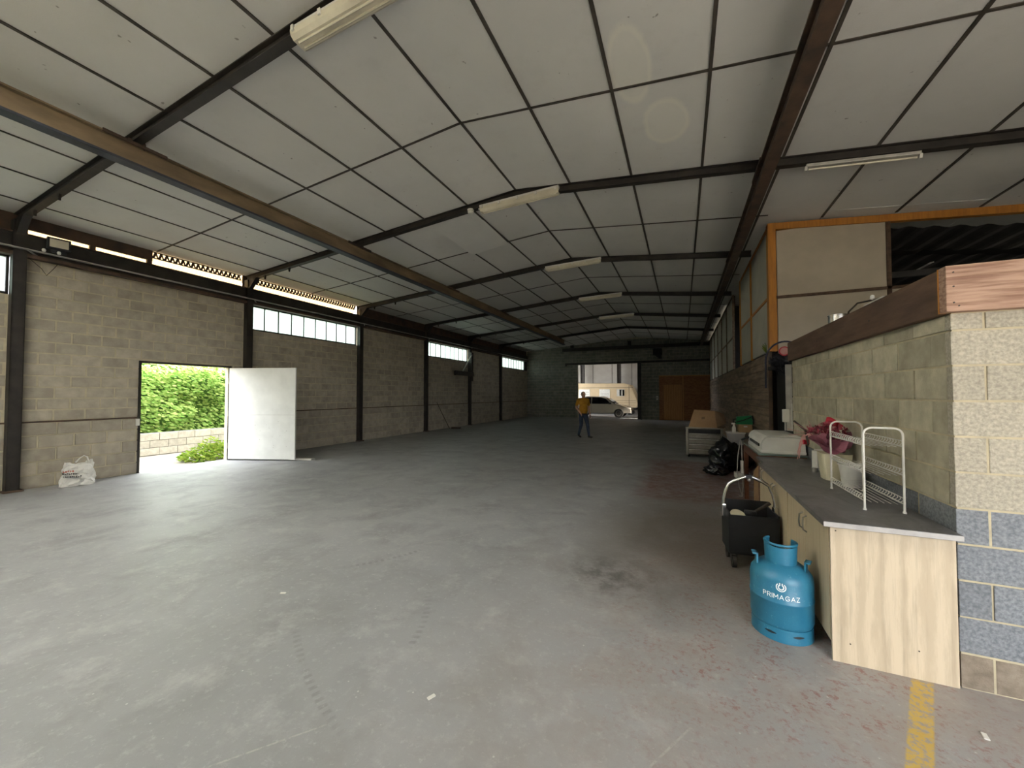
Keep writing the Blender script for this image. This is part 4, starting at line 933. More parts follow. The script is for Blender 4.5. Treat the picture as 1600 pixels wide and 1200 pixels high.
def arcpts(cx, cy, rx, ry, a0, a1, n=8): return [(cx + rx * math.cos(math.radians(a0 + (a1 - a0) * k / n)), cy + ry * math.sin(math.radians(a0 + (a1 - a0) * k / n))) for k in range(n + 1)]
GLYPH = {'P': [[(0, 0), (0, 1), (.38, 1)] + arcpts(.38, .74, .24, .26, 90, -90) + [(0, .48)]], 'R': [[(0, 0), (0, 1), (.38, 1)] + arcpts(.38, .74, .24, .26, 90, -90) + [(0, .48)], [(.32, .48), (.64, 0)]],
         'I': [[(0, 0), (0, 1)]], 'M': [[(0, 0), (0, 1), (.42, .35), (.84, 1), (.84, 0)]], 'A': [[(0, 0), (.40, 1), (.80, 0)], [(.16, .32), (.64, .32)]],
         'G': [arcpts(.46, .5, .44, .5, 45, 315, 14) + [(.80, .20), (.80, .48), (.48, .48)]], 'Z': [[(0, 1), (.62, 1), (0, 0), (.64, 0)]]}
GW = {'P': .62, 'R': .64, 'I': .0, 'M': .84, 'A': .80, 'G': .84, 'Z': .64}
vs, fs = [], []; H_ = .027; gap = .36; tot = sum(GW[c] for c in 'PRIMAGAZ') + gap * 7; cx = -tot / 2
for c in 'PRIMAGAZ':
    for pl in GLYPH[c]:
        for p, q in zip(pl[:-1], pl[1:]):
            p_, q_ = Vector(((p[0] + cx) * H_, p[1] * H_)), Vector(((q[0] + cx) * H_, q[1] * H_)); d_ = (q_ - p_).normalized() * .0019; n_ = Vector((-d_.y, d_.x)); i_ = len(vs)
            vs.extend([tuple(p_ - d_ + n_), tuple(q_ + d_ + n_), tuple(q_ + d_ - n_), tuple(p_ - d_ - n_)]); fs.append((i_, i_ + 1, i_ + 2, i_ + 3))
    cx += GW[c] + gap
bend(vs, fs, 'lettering', .284)
vs, fs = [], []
def arcseg(r0, r1, a0, a1, n=24):
    for k in range(n):
        q0 = a0 + (a1 - a0) * k / n; q1 = a0 + (a1 - a0) * (k + 1) / n; i = len(vs)
        vs.extend([(r0 * math.cos(q0), r0 * math.sin(q0)), (r1 * math.cos(q0), r1 * math.sin(q0)), (r1 * math.cos(q1), r1 * math.sin(q1)), (r0 * math.cos(q1), r0 * math.sin(q1))]); fs.append((i, i + 1, i + 2, i + 3))
arcseg(.023, .029, PI * .72, PI * 2.28); arcseg(.011, .018, PI * .70, PI * 2.30)
for s in (-1, 1):
    i = len(vs); vs.extend([(s * .010, .010), (s * .0035, .010), (s * .0035, .027), (s * .010, .027)]); fs.append((i, i + 1, i + 2, i + 3))
bend(vs, fs, 'emblem', .362)

# ------------------------------------------------------------------ black trolley
tr = thing('trolley', 'black crate trolley with bent chrome handle between bottle and cabinets', 'trolley', (.575, 4.33, 0), .10)
a = MB(); W2, D2 = .205, .165; Zb, Zt = .14, .50
a.cbox(-W2, W2, -D2, -D2 + .012, Zb, Zt, .004); a.cbox(-W2, W2, D2 - .012, D2, Zb, Zt + .07, .004); a.cbox(-W2, -W2 + .012, -D2, D2, Zb, Zt + .02, .004); a.cbox(W2 - .012, W2, -D2, D2, Zb, Zt + .02, .004); a.box(-W2, W2, -D2, D2, Zb, Zb + .012)
a.build('crate', 'black', tr)
for x in (-.16, .16):
    for y in (-.12, .12):
        cs = MB().lathe([(.02, -.016), (.055, -.016), (.055, .016), (.02, .016)], 18, (x, y, .055), axis='X').build('caster', 'rubber', tr, True)
        MB().box(x - .024, x - .019, y - .02, y + .02, .05, .14).box(x + .019, x + .024, y - .02, y + .02, .05, .14).build('fork', 'steel', cs)
hp = [(-W2 - .012, .0, .50), (-W2 - .012, 0, .60), (-W2 + .005, 0, .68), (-W2 + .035, 0, .755), (-.12, 0, .79), (-.02, 0, .835)]
MB().tube(hp, .016, 10).build('handle', 'chrome', tr, True); MB().tube([(-x, y, z) for x, y, z in hp], .016, 10).build('handle', 'chrome', tr, True)
MB().cbox(-.028, .028, -.018, .018, .812, .852, .006).build('handle_joint', 'black', tr); MB().lathe([(0, -.03), (.012, -.028), (.016, -.018), (.012, 0)], 12, (0, 0, .805), axis='Y').build('release_knob', 'alu', tr, True)
for s in (-1, 1): MB().cbox(s * (W2 + .012) - .02, s * (W2 + .012) + .02, -.03, .03, .44, .56, .008).build('hinge_plate', 'chrome', tr)
# things inside the trolley
def lump(name, r, mat, label, cat, loc, sc=(1, 1, 1), seed=0, amp=.25, fr=6, parent=None, cut=None):
    bm = bmesh.new(); bmesh.ops.create_icosphere(bm, subdivisions=4, radius=1)
    for v in bm.verts:
        p = v.co.copy(); d = 1 + amp * (noise.noise(p * fr * .35 + Vector((seed, 0, 0))) + .6 * abs(noise.noise(p * fr + Vector((0, seed, 0)))) - .2)
        v.co = Vector((p.x * sc[0], p.y * sc[1], p.z * sc[2])) * r * d
    z0 = -r * sc[2] * .78
    for v in bm.verts:
        if v.co.z < z0: v.co.z = z0
    for v in bm.verts: v.co.z -= z0
    me = bpy.data.meshes.new(name); bm.to_mesh(me); bm.free(); me.materials.append(M[mat])
    for p in me.polygons: p.use_smooth = True
    o = bpy.data.objects.new(name, me); COL.objects.link(o); o.location = loc
    if parent: o.parent = parent
    return tag(o, label, cat)
lump('folded_jacket', .115, 'net', 'dark crumpled cloth heaped inside the black trolley', 'cloth', (.57, 4.37, .155), (1.2, .9, 1.35), 3)
t = thing('hand_tool', 'dark handled tool sticking out of the black trolley', 'tool', (.63, 4.36, .49)); MB().tube([(-.04, -.06, 0), (.06, -.02, .06), (.12, .0, .10)], [.012, .014, .018], 8).build('shaft', 'stick', t, True); MB().cbox(-.1, .0, -.1, -.04, -.01, .03, .01).build('head', 'black', t)
MB().lathe([(.0, 0), (.06, .004), (.065, .012), (.0, .02)], 24).build('pale_lid', 'cream_pot', label='pale round lid lying in the black trolley', cat='lid', loc=(.475, 4.30, .46)).rotation_euler = (.5, .15, 0)

# ------------------------------------------------------------------ wire rack on worktop
ZW = .861
rk = thing('wire_rack', 'white three-tier wire rack standing on the dark worktop', 'rack', (1.0, 3.30, ZW))
def hoop(y, x0, x1, H):
    r = .045; pts = [(x0, y, 0), (x0, y, H - r)]
    for k in range(1, 7): a = PI - k * PI / 12; pts.append((x0 + r + r * math.cos(a), y, H - r + r * math.sin(a)))
    for k in range(0, 7): a = PI / 2 - k * PI / 12; pts.append((x1 - r + r * math.cos(a), y, H - r + r * math.sin(a)))
    return pts + [(x1, y, 0)]
for y in (0.0, .62): MB().tube(hoop(y, .10, .30, .545), .0065, 8).build('frame_hoop', 'wire', rk, True)
for y in (0, .62):
    for x in (.10, .30): MB().lathe([(.010, 0), (.010, .008), (.007, .014)], 12, (x, y, 0)).build('foot', 'wire', rk)
for z in (.06, .245, .43):
    s_ = thing('shelf', None, None, (0, 0, z)); s_.parent = rk
    a = MB()
    for x in (.10, .30): a.tube([(x, 0, 0), (x, .62, 0)], .0035, 6); a.tube([(x, 0, .035), (x, .62, .035)], .0035, 6)
    for k in range(7): a.tube([(.10 + .2 * k / 6, 0, -.004), (.10 + .2 * k / 6, .62, -.004)], .0022, 5)
    a.build('long_wires', 'wire', s_, kind='stuff')
    a = MB()
    for k in range(16):
        y = .015 + k * .58 / 15
        a.tube([(.10, y, .035), (.092, y + .016, .018), (.10, y + .032, 0)], .0028, 5); a.tube([(.30, y, .035), (.308, y + .016, .018), (.30, y + .032, 0)], .0028, 5)
    a.build('zigzag_edge', 'wire', s_, kind='stuff')

# pots and bouquet
def pot(name, rb, rt, h, mat, label, loc, square=False, rib=False):
    t = thing(name, label, 'pot', loc)
    if square:
        a = MB(); n = 32; pr = [(rb, 0), (rt, h), (rt - .006, h), (rb - .006, .02)]; vs = []; fs = []
        for r, z in pr:
            for k in range(n):
                q = 2 * PI * k / n; e = (abs(math.cos(q)) ** 6 + abs(math.sin(q)) ** 6) ** (-1 / 6); vs.append((r * e * math.cos(q), r * e * math.sin(q), z))
        for i in range(3):
            for k in range(n): fs.append((i * n + k, i * n + (k + 1) % n, (i + 1) * n + (k + 1) % n, (i + 1) * n + k))
        fs += [tuple(range(n - 1, -1, -1)), tuple(3 * n + k for k in range(n))]; a.add(vs, fs); a.build('wall', mat, t, True)
    else:
        MB().lathe([(rb, 0), (rb + (rt - rb) * .3, h * .3), (rb + (rt - rb) * .3 + .003, h * .31), (rb + (rt - rb) * .34 + .003, h * .34), (rb + (rt - rb) * .35, h * .36), (rt - .003, h * .93), (rt + .004, h * .94), (rt + .004, h), (rt - .004, h), (rb - .004, .02)], 36).build('wall', mat, t, True)
    return t
pot('flower_pot', .062, .088, .185, 'white_pot', 'white ribbed round pot behind the wire rack', (1.28, 4.08, ZW))
pot('flower_pot', .088, .112, .235, 'cream_pot', 'square cream pot holding the pink wrapped bouquet', (1.25, 4.37, ZW), True)
bq = thing('bouquet', 'dried bouquet in pink and red paper resting on the pots', 'bouquet', (1.14, 4.42, ZW + .30), math.radians(-52)); bq.scale = (.85, .85, .85)
def cone_sheet(mb, base, tip_dir, r0, r1, L, n, seed, a0, a1):
    d = Vector(tip_dir).normalized(); u = d.cross(Vector((0, 0, 1))).normalized(); v = d.cross(u); vs = []; fs = []
    for i in range(7):
        tt = i / 6
        for k in range(n + 1):
            a = a0 + (a1 - a0) * k / n; r = r0 + (r1 - r0) * tt ** 1.2; p = Vector(base) + d * L * tt + (u * math.cos(a) + v * math.sin(a)) * r
            p += noise.noise_vector(p * 14 + Vector((seed, 0, 0))) * .03 * tt; vs.append(p)
    for i in range(6):
        for k in range(n): fs.append((i * (n + 1) + k, i * (n + 1) + k + 1, (i + 1) * (n + 1) + k + 1, (i + 1) * (n + 1) + k))
    mb.add(vs, fs)
a = MB(); cone_sheet(a, (-.14, .06, .07), (1, -.15, .12), .02, .16, .37, 28, 1, -.25, PI + .25); a.build('pink_wrap', 'pink', bq)
a = MB(); cone_sheet(a, (-.10, .04, .07), (1, -.4, -.02), .03, .13, .36, 18, 5, .3, 3.2); a.build('outer_wrap', 'pink', bq)
a = MB(); cone_sheet(a, (-.02, .14, .10), (.5, -.1, 1), .04, .10, .16, 12, 9, 2.4, 4.4); a.box(-.02, .08, .16, .165, .08, .27); a.build('red_paper', 'red', bq)
MB().box(-.115, -.10, -.06, .02, -.01, .04).build('red_tag', 'red', bq)
rd = random.Random(11)
for k in range(40):
    c = Vector((rd.uniform(-.06, .24), rd.uniform(-.13, .12), 0)); c.z = .10 + rd.uniform(0, .13) * (1 - abs(c.x - .1) * 2)
    a = MB()
    for q in range(16):
        dv = Vector((rd.gauss(0, 1), rd.gauss(0, 1), rd.gauss(.4, 1))).normalized(); s1 = dv.cross(Vector((.3, .2, 1))).normalized() * .010
        e = c + dv * rd.uniform(.025, .05); i = c + dv * .006
        a.add([i - s1 * .5, i + s1 * .5, e + s1, e + dv * .008, e - s1], [(0, 1, 2, 3, 4)])
    a.build('flower_head', 'flower' if k % 4 else 'pink_light', bq)
a = MB()
for k in range(9):
    e = (rd.uniform(-.26, -.10), rd.uniform(-.12, .1), rd.uniform(.08, .28)); a.tube([(.0, .0, .10), e], .0025, 4)
a.build('dry_stalks', 'pink_light', bq)
for k in range(6):
    x = -.17 + k * .013; y = .02; MB().tube([(x + .03, y, .10), (x + .01, y - .03, .07), (x - .01, y - .05 - .01 * k, -.02), (x + rd.uniform(-.03, .03), y - .06 - .02 * k, -.10 - .015 * k)], .0035, 5).build('ribbon', 'pink_light', bq)
MB().tube([(-.34, .10, .23), (-.16, .04, .14), (-.02, -.10, -.0)], [.011, .013, .009], 7).build('stick', 'stick', bq)
t = thing('white_carton', 'small white carton standing on the worktop behind the cream pot', 'carton', (1.29, 4.85, ZW), .2); MB().cbox(-.07, .07, -.05, .05, 0, .19, .006).build('body', 'white', t); MB().box(-.07, .07, -.005, .005, .19, .21).build('flap', 'white', t)
t = thing('shiny_tin', 'small shiny tin at the foot of the white carton', 'tin', (1.19, 4.70, ZW)); MB().lathe([(.028, 0), (.028, .035), (.03, .037), (.03, .04), (.0, .04)], 20).build('can', 'metal_pot', t, True); MB().lathe([(.0, .040), (.024, .041)], 16).build('lid', 'alu', t)

# ------------------------------------------------------------------ brown table with white appliance
tb = thing('side_table', 'red brown wooden table with glass top beside the far cabinet', 'table', (.86, 5.67, 0)); TW, TL, TZ = .515, 1.36, .862
for x in (.04, TW - .04):
    for y in (.04, TL - .04): MB().cbox(x - .03, x + .03, y - .03, y + .03, 0, TZ, .006).build('leg', 'brown_wood', tb)
for (x0, x1, y0, y1) in ((.01, TW - .01, .01, .035), (.01, TW - .01, TL - .035, TL - .01), (.01, .035, .035, TL - .035), (TW - .035, TW - .01, .035, TL - .035)): MB().cbox(x0, x1, y0, y1, TZ - .12, TZ, .004).build('apron', 'brown_wood', tb)
MB().cbox(0, TW, 0, TL, TZ, TZ + .022, .004).build('glass_top', 'teal_glass', tb)
MB().prism([(.08, .0), (.45, .0), (.45, .5), (.16, .62), (.08, .5)], .9, .93).build('side_panel', 'card', tb)
ap = thing('white_appliance', 'flat white appliance with rounded lid lying on the brown table', 'appliance', (.912, 5.75, TZ + .0225)); AW = .46
MB().prism([(0, .03), (0, .115), (.012, .155), (.035, .185), (.07, .205), (AW - .01, .205), (AW, .03)], 0, 1.05).build('lid', 'white', ap); MB().cbox(-.005, AW + .005, -.005, 1.055, 0, .032, .006).build('base', 'white', ap)
MB().tube([(0.0, -.003, .04), (0, -.003, .115), (.012, -.003, .155), (.035, -.003, .185), (.07, -.003, .205), (.3, -.003, .206), (AW - .01, -.003, .205)], .008, 8).build('rim', 'white_pot', ap, True)
MB().cbox(-.012, .004, .15, .85, .065, .10, .004).build('handle_slot', 'black', ap); MB().tube([(.02, .98, .1), (-.04, 1.02, .08), (-.10, 1.0, .05)], .014, 8).build('black_lever', 'black', ap)
ps = thing('power_strip', 'white power strip hanging from the corner of the brown table', 'power strip', (.835, 6.90, .36)); MB().cbox(-.02, .015, -.03, .03, .05, .24, .008).build('block', 'white', ps)
MB().tube([(0, 0, .24), (.0, .02, .40), (.01, .1, .54)], .007, 6).build('cord', 'cord', ps); MB().tube([(0, 0, .05), (.01, .02, -.15), (.0, .08, -.33), (-.02, .2, -.352)], .007, 6).build('cord', 'cord', ps)
MB().tube([(-.01, .1, .54), (-.05, .06, .30), (-.06, .08, .05), (-.03, .12, -.2), (.02, .2, -.352)], .006, 6).build('cord', 'cord', ps)

# conduit, socket and dark doorway beside block wall
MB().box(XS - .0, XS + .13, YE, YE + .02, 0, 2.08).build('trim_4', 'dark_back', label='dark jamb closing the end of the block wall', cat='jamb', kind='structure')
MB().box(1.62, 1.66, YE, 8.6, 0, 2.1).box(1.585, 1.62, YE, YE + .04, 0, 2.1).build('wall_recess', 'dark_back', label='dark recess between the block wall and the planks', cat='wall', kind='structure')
t = thing('conduit', 'grey electrical conduits with pale switch box in the dark recess', 'conduit', (XS - .035, YE + .055, 1.115))
MB().box(-.03, .045, -.02, .02, .0, .93).build('trunking', 'galv', t); MB().tube([(.03, -.035, 0), (.03, -.035, .38)], .010, 8).build('pipe', 'white_pot', t)
MB().cbox(-.075, .0, -.035, .035, .12, .30, .010).build('switch_box', 'white', t); MB().tube([(-.045, .0, .12), (-.045, .0, .0)], .008, 8).build('pipe', 'cord', t); MB().cbox(.035, .06, -.05, -.025, .26, .36, .005).build('clip', 'black', t)

# landing-net hoop hung at the end of the loft beam
hn = thing('net_hoop', 'navy hoop with bunched black net and red ring at the beam end', 'net', (1.42, 6.98, 2.14), 0.0)
pts = []
for k in range(25):
    a = -.3 + (PI + .55) * k / 24; pts.append((.24 * math.cos(PI - a) * 1.0, -.18 * math.sin(a) * .25, .02 + .26 * math.sin(a)))
MB().tube([(-.235, .05, -.42)] + [(-.235, .04, -.1)] + pts[2:], .013, 8).build('rim', 'navy', hn, True)
lump('net_bundle', .15, 'net', None, None, (.0, 0, -.10), (1.25, .7, .75), 8, .45, 9, hn)
a = MB(); rd = random.Random(5)
for k in range(22):
    q = rd.uniform(-.2, .2); a.tube([(q, rd.uniform(-.08, .02), .05), (q * .9 + rd.uniform(-.04, .06), rd.uniform(-.1, .0), -.05), (q * .5 + rd.uniform(-.02, .12), rd.uniform(-.1, 0), -.22)], .004, 4)
a.build('mesh_strands', 'net', hn)
MB().lathe([(.055, -.008), (.070, -.008), (.070, .008), (.055, .008), (.055, -.008)], 24, (-.02, -.10, .13), capb=False, capt=False, axis='Y').build('red_ring', 'red', hn, True); MB().lathe([(0.0, -.002), (.055, -.002), (.055, .002), (0, .002)], 20, (-.02, -.10, .13), axis='Y').build('pink_disc', 'pink_light', hn)
for k in range(3): MB().tube([(.08, -.11, .20), (.14, -.12, .12 + .02 * k), (.20 + .03 * k, -.25, .10)], .005, 5).build('cord', 'cord', hn)
MB().tube([(.2, 0, .05), (.0, -.35, .10), (-.03, -.52, .12)], .012, 6).build('hook_bar', 'steel', hn)

# things on the loft edge
t = thing('metal_pot', 'shiny steel pot standing on the loft floor behind the beam', 'pot', (1.56, 5.25, 2.12)); MB().lathe([(.085, 0), (.085, .36), (.09, .362), (.09, .37), (.082, .37), (.082, .02)], 32).build('wall', 'metal_pot', t, True); MB().lathe([(.086, .03), (.089, .034), (.086, .038)], 32, capb=False, capt=False).build('base_bead', 'metal_pot', t, True)
t = thing('old_lamp', 'old lamp with curled cable lying on the loft edge', 'lamp', (1.50, 4.25, 2.345)); MB().tube([(0, .55, 0.01), (-.02, .45, .08), (0, .3, .13), (.02, .05, .10), (.02, -.25, .07)], .008, 7).build('cable', 'stick', t, True); MB().cbox(-.05, .05, -.35, .15, -.0, .035, .012).build('stem', 'beam_wood', t); MB().cbox(-.03, .06, -.25, .1, .04, .07, .012).build('shade', 'white_pot', t); MB().lathe([(.0, .06), (.018, .075), (.014, .10), (.0, .105)], 12, (0, .0, .03)).build('bulb', 'white', t)
t = thing('sprig', 'small dry sprig on the top edge of the plank wall', 'sprig', (XP - .01, 8.75, 2.42)); a = MB(); rd = random.Random(3)
for k in range(9): a.tube([(0, 0, 0), (rd.uniform(-.06, .02), rd.uniform(-.1, .1), rd.uniform(.08, .2))], .006, 4)
a.build('twigs', 'weed', t)

# ------------------------------------------------------------------ tool chest, boxes, bags by the plank wall
tc = thing('tool_chest', 'low metal tool chest with silver drawers under the cardboard box', 'tool chest', (.50, 11.25, 0), .0)
MB().cbox(-.42, .42, -.26, .26, .06, .74, .01).build('body', 'steel', tc)
for x in (-.40, .40): MB().cbox(x - .03, x + .03, -.285, -.25, .06, .76, .008).build('corner_post', 'alu', tc)
for i, (z0, z1) in enumerate(((.09, .21), (.225, .345), (.36, .48), (.495, .615))):
    d = MB().cbox(-.36, .36, -.275, -.258, z0, z1, .006).build('drawer', 'alu', tc); MB().cbox(-.35, .35, -.295, -.27, z1 - .03, z1 - .005, .006).build('pull', 'chrome', d)
MB().cbox(-.36, .36, -.272, -.258, .63, .71, .006).build('drawer', 'black', tc); MB().cbox(-.44, .44, -.29, .27, .735, .77, .008).build('lid', 'alu', tc)
for x in (-.36, .36):
    for y in (-.2, .2): MB().lathe([(.015, -.015), (.03, -.015), (.03, .015), (.015, .015)], 14, (x, y, .03), axis='X').build('caster', 'rubber', tc)
bx = thing('cardboard_box', 'large tilted cardboard box on top of the tool chest', 'box', (.56, 11.20, .775), -.1)
a = MB()
for (p, q) in (((-.36, -.2), (.30, -.2)),): pass
a.add([(-.40, -.22, 0), (.26, -.26, 0), (.20, -.05, .42), (-.28, -.02, .44), (-.39, -.20, .0), (.25, .30, 0), (.22, .26, .40), (-.28, .25, .42), (-.38, .30, 0)], [(0, 1, 2, 3), (1, 5, 6, 2), (5, 8, 7, 6), (8, 0, 3, 7), (0, 8, 5, 1), (3, 2, 6, 7)])
a.build('carton', 'card', bx)
fl = MB(); fl.add([(.255, -.25, .02), (.21, -.05, .42), (.40, .02, .34), (.46, -.16, .10), (.262, -.25, .02), (.217, -.05, .42), (.407, .02, .34), (.467, -.16, .10)], [(0, 1, 2, 3), (7, 6, 5, 4), (0, 4, 5, 1), (1, 5, 6, 2), (2, 6, 7, 3), (3, 7, 4, 0)]); fl.build('flap', 'card_dark', bx)
fl = MB(); fl.add([(.255, -.25, .005), (.40, -.28, .0), (.44, .1, .01), (.25, .28, .01), (.255, -.25, .0), (.40, -.28, -.004), (.44, .1, .0), (.25, .28, .0)], [(0, 1, 2, 3), (7, 6, 5, 4), (0, 4, 5, 1), (1, 5, 6, 2), (2, 6, 7, 3), (3, 7, 4, 0)]); fl.build('flap', 'card_dark', bx)
MB().add([(-.10, -.149, .20), (-.02, -.149, .21), (-.02, -.120, .27), (-.10, -.120, .26)], [(0, 1, 2, 3)]).build('hand_hole', 'card_dark', bx)
lump('bin_bag', .30, 'trash', 'full black bin bag slumped in front of the tool chest', 'bin bag', (.80, 9.32, 0), (1.02, .95, 1.15), 2, .38, 7)
lump('bin_bag', .20, 'trash', 'small flat black bin bag on the floor beneath the full one', 'bin bag', (.60, 8.80, 0), (1.05, .7, .5), 6, .4, 8)
lump('bin_bag', .26, 'trash', 'black bin bag behind, under the clear plastic tub', 'bin bag', (1.19, 9.86, 0), (.8, .8, 1.0), 12, .38, 7)
MB().cbox(-.13, .13, -.09, .09, 0, .10, .01).build('white_tray', 'white_pot', label='small white tray on the floor beside the bin bags', cat='tray', loc=(1.05, 8.72, 0))
cr = thing('storage_crate', 'black plastic crate beneath the clear tub and boxes', 'crate', (1.19, 10.45, 0)); MB().cbox(-.22, .27, -.3, .3, 0, .46, .012).build('body', 'black', cr); MB().cbox(-.23, .28, -.31, .31, .43, .465, .006).build('rim', 'black', cr)
for s in (-1, 1): MB().cbox(-.05, .09, s * .31 - .01, s * .31 + .01, .32, .37, .004).build('grip', 'rubber', cr)
tu = thing('plastic_tub', 'cloudy plastic storage tub on the black crate', 'tub', (1.12, 10.30, .467)); a = MB(); a.add([(-.14, -.12, 0), (.14, -.12, 0), (.14, .12, 0), (-.14, .12, 0), (-.18, -.15, .27), (.18, -.15, .27), (.18, .15, .27), (-.18, .15, .27)], [(0, 3, 2, 1), (4, 5, 6, 7), (0, 1, 5, 4), (1, 2, 6, 5), (2, 3, 7, 6), (3, 0, 4, 7)]); a.build('bin', 'tub', tu); MB().cbox(-.19, .19, -.16, .16, .255, .28, .006).build('lid', 'white_pot', tu)
sb = thing('small_carton', 'small brown carton on the tub below the green bag', 'carton', (1.30, 10.32, .748)); MB().cbox(-.12, .15, -.10, .12, 0, .18, .004).build('body', 'card', sb); MB().box(-.02, .05, -.103, -.10, .12, .15).build('tape', 'white_pot', sb)
gbg = thing('green_bag', 'green bag with black straps on top of the small carton', 'bag', (1.29, 10.32, .932)); a = MB(); a.add([(-.17, -.10, 0), (.17, -.10, 0), (.17, .12, 0), (-.17, .12, 0), (-.14, -.06, .17), (.16, -.04, .20), (.16, .06, .20), (-.14, .06, .17)], [(0, 3, 2, 1), (4, 5, 6, 7), (0, 1, 5, 4), (1, 2, 6, 5), (2, 3, 7, 6), (3, 0, 4, 7)]); a.build('body', 'green', gbg)
MB().tube([(-.15, -.11, .05), (.0, -.095, .10), (.15, -.07, .17)], .012, 6).build('strap', 'black', gbg); MB().tube([(.165, -.06, .2), (.185, -.08, .10), (.18, -.08, .01)], .016, 6).build('strap', 'black', gbg); MB().tube([(-.15, -.06, .12), (-.22, -.08, .10), (-.21, -.08, .03), (-.16, -.09, .04)], .018, 6).build('strap', 'black', gbg)
sp_ = thing('spray_bottle', 'white spray bottle in front of the small carton', 'bottle', (1.08, 10.20, .748)); MB().lathe([(.04, 0), (.042, .10), (.02, .15), (.015, .18)], 16).build('flask', 'white', sp_, True); MB().cbox(-.05, .02, -.015, .015, .18, .215, .006).build('trigger', 'white', sp_)

# ------------------------------------------------------------------ the walking man
def person():
    vs, fs = [], []; prims = []
    src = MB()
    def cap(p0, r0, p1, r1, lab, n=14):
        p0, p1 = Vector(p0), Vector(p1); d = (p1 - p0).normalized(); ps, rs = [], []
        for k in range(4): a = PI / 2 * k / 4; ps.append(p0 - d * r0 * math.cos(a)); rs.append(max(r0 * math.sin(a), .001))
        ps += [p0, p1]; rs += [r0, r1]
        for k in range(3, -1, -1): a = PI / 2 * k / 4; ps.append(p1 + d * r1 * math.cos(a)); rs.append(max(r1 * math.sin(a), .001))
        src.tube(ps, rs, n); prims.append((p0, r0, p1, r1, lab))
    def ell(c, rx, ry, rz_, lab):
        v2 = []; f2 = []; n, m = 16, 10
        for j in range(1, m):
            t = PI * j / m
            for k in range(n): a = 2 * PI * k / n; v2.append((c[0] + rx * math.sin(t) * math.cos(a), c[1] + ry * math.sin(t) * math.sin(a), c[2] + rz_ * math.cos(t)))
        v2 += [(c[0], c[1], c[2] + rz_), (c[0], c[1], c[2] - rz_)]; b0, b1 = len(v2) - 2, len(v2) - 1
        for j in range(m - 2):
            for k in range(n): f2.append((j * n + k, (j + 1) * n + k, (j + 1) * n + (k + 1) % n, j * n + (k + 1) % n))
        for k in range(n): f2.append((b0, k, (k + 1) % n)); f2.append((b1, (m - 2) * n + (k + 1) % n, (m - 2) * n + k))
        src.add(v2, f2); r = min(rx, ry, rz_); prims.append((Vector(c), r, Vector(c) + Vector((.001, 0, 0)), r, lab))
    # torso (facing -Y)
    ell((0, 0, 1.32), .19, .125, .17, 'shirt'); ell((0, -.02, 1.10), .165, .14, .20, 'shirt'); ell((0, -.035, 1.02), .16, .15, .13, 'shirt'); ell((0, .0, .95), .155, .125, .10, 'shirt')
    cap((-.15, 0, 1.405), .065, (.15, 0, 1.405), .065, 'shirt'); ell((0, .01, .88), .155, .125, .10, 'jeans')
    # neck and head
    cap((0, .0, 1.42), .058, (0, -.015, 1.52), .054, 'skin'); ell((0, -.015, 1.61), .077, .095, .112, 'skin'); ell((0, -.045, 1.55), .058, .065, .06, 'skin')
    cap((0, -.105, 1.60), .012, (0, -.122, 1.578), .015, 'skin'); cap((-.03, -.09, 1.632), .012, (.03, -.09, 1.632), .012, 'skin'); cap((-.018, -.104, 1.545), .009, (.018, -.104, 1.545), .009, 'skin')
    for s in (-1, 1): ell((s * .080, .0, 1.60), .014, .022, .034, 'skin')
    # legs: right leg trailing, left leg striding
    cap((-.085, .01, .86), .095, (-.095, -.02, .48), .066, 'jeans'); cap((-.095, -.02, .48), .064, (-.10, .20, .10), .046, 'jeans')
    cap((-.10, .20, .075), .042, (-.10, .07, .035), .034, 'shoe'); cap((-.10, .07, .034), .036, (-.10, .02, .030), .030, 'shoe')
    cap((.085, .0, .86), .095, (.095, -.17, .49), .066, 'jeans'); cap((.095, -.17, .49), .064, (.10, -.27, .11), .047, 'jeans')
    cap((.10, -.26, .06), .042, (.115, -.40, .055), .036, 'shoe'); cap((.115, -.40, .055), .037, (.12, -.46, .06), .030, 'shoe')
    # arms
    cap((-.195, .01, 1.395), .062, (-.24, .04, 1.23), .058, 'shirt'); cap((-.235, .04, 1.25), .047, (-.255, .05, 1.12), .042, 'skin'); cap((-.255, .05, 1.12), .041, (-.20, -.13, .96), .029, 'skin')
    cap((.195, .0, 1.395), .062, (.235, .03, 1.23), .058, 'shirt'); cap((.235, .03, 1.25), .046, (.25, .06, 1.11), .042, 'skin'); cap((.25, .06, 1.11), .041, (.245, -.05, .89), .029, 'skin')
    # hands with five fingers
    for s, wr_, dr in ((-1, Vector((-.20, -.13, .96)), Vector((.35, -.45, -.82))), (1, Vector((.245, -.05, .89)), Vector((-.05, -.35, -.93)))):
        d = dr.normalized(); side = Vector((0, 1, 0)) - d * d.y; side.normalize(); nrm = d.cross(side)
        for q in (-1.5, -.5, .5, 1.5): cap(wr_ + d * .02 + side * q * .014, .014, wr_ + d * .095 + side * q * .019, .012, 'skin', 8)
        for q, ln in ((-1.5, .062), (-.5, .076), (.5, .080), (1.5, .072)):
            b0 = wr_ + d * .095 + side * q * .020; b1 = b0 + d * ln * .55 + nrm * (-s) * .004 + side * q * .002; b2 = b1 + (d * .8 + nrm * s * .5).normalized() * ln * .45
            cap(b0, .0095, b1, .0088, 'skin', 8); cap(b1, .0088, b2, .0075, 'skin', 8)
        t0 = wr_ + d * .035 - side * .025; t1 = t0 + (d * .8 - side * .65).normalized() * .045; t2 = t1 + (d * .95 - side * .1).normalized() * .035
        cap(t0, .013, t1, .011, 'skin', 8); cap(t1, .011, t2, .009, 'skin', 8)
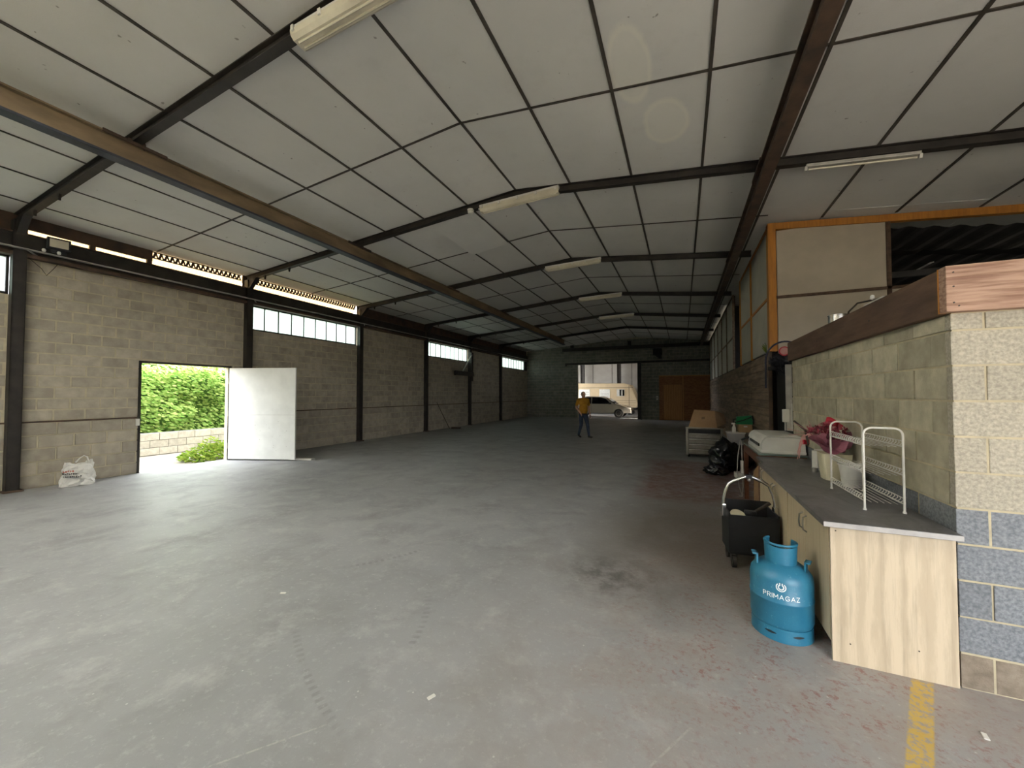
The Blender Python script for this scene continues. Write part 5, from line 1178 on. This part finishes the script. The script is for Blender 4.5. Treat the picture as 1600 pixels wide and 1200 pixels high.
    me = bpy.data.meshes.new('body_src'); me.from_pydata(src.v, [], src.f); so_ = bpy.data.objects.new('body_src', me); COL.objects.link(so_)
    md = so_.modifiers.new('r', 'REMESH'); md.mode = 'VOXEL'; md.voxel_size = .0075; md2 = so_.modifiers.new('s', 'SMOOTH'); md2.factor = .5; md2.iterations = 3
    bpy.context.view_layer.update(); dg = bpy.context.evaluated_depsgraph_get(); out = bpy.data.meshes.new_from_object(so_.evaluated_get(dg)); bpy.data.objects.remove(so_)
    out.materials.clear(); order = ['skin', 'shirt', 'jeans', 'shoe']
    for k in order: out.materials.append(M[k])
    def dist(p, pr):
        p0, r0, p1, r1, _ = pr; d = p1 - p0; t = max(0, min(1, (p - p0).dot(d) / max(d.dot(d), 1e-9))); return (p - p0 - d * t).length - (r0 + (r1 - r0) * t)
    for p in out.polygons:
        c = p.center; p.use_smooth = True
        if c.z > 1.475: lab = 'skin'
        elif c.z > .865 and abs(c.x) < .175 and c.z < 1.475 and not (c.y < -.10 and c.x < -.13): lab = 'shirt' if c.z > .905 else 'jeans'
        else: lab = min(prims, key=lambda q: dist(c, q))[4]
        p.material_index = order.index(lab)
    t = thing('person', 'person in mustard shirt and blue jeans walking across the hall', 'person', (-3.40, 14.25, .0), math.radians(38))
    bo = bpy.data.objects.new('body', out); COL.objects.link(bo); bo.parent = t
    for s in (-1, 1): MB().lathe([(0, -.008), (.008, -.005), (.009, 0), (0, .008)], 10, (s * .03, -.098, 1.612), axis='Y').build('eye', 'eye', t, True)
    hr = MB(); n, m = 20, 6; v2 = []; f2 = []
    for j in range(m + 1):
        th = .35 + 1.25 * j / m
        for k in range(n + 1):
            a = -.45 + (PI + .9) * k / n; v2.append((.0815 * math.sin(th) * math.cos(a), -.01 + .100 * math.sin(th) * math.sin(a), 1.612 + .113 * math.cos(th)))
    for j in range(m):
        for k in range(n): f2.append((j * (n + 1) + k, j * (n + 1) + k + 1, (j + 1) * (n + 1) + k + 1, (j + 1) * (n + 1) + k))
    hr.add(v2, f2).build('hair', 'hair', t)
    MB().lathe([(.152, .868), (.158, .870), (.158, .903), (.152, .905)], 32, capb=False, capt=False).build('belt', 'stick', t).scale = (1.02, .86, 1)
    MB().lathe([(.066, 1.455), (.060, 1.488), (.066, 1.488), (.074, 1.45)], 20, capb=False, capt=False).build('collar', 'shirt', t)
person()

# small litter on the floor
rd = random.Random(9)
for k, (x, y, lab) in enumerate(((1.30, 2.62, 'pale paper scrap on the floor by the yellow line'), (-1.25, 1.75, 'small pale chip on the floor in the foreground'), (-3.0, 2.15, 'tiny pale chip on the left foreground floor'))):
    MB().cbox(-.022, .022, -.010, .010, 0, .006, .002).build('litter_scrap', 'white', label=lab, cat='litter', loc=(x, y, .0), rz=rd.uniform(0, 3))
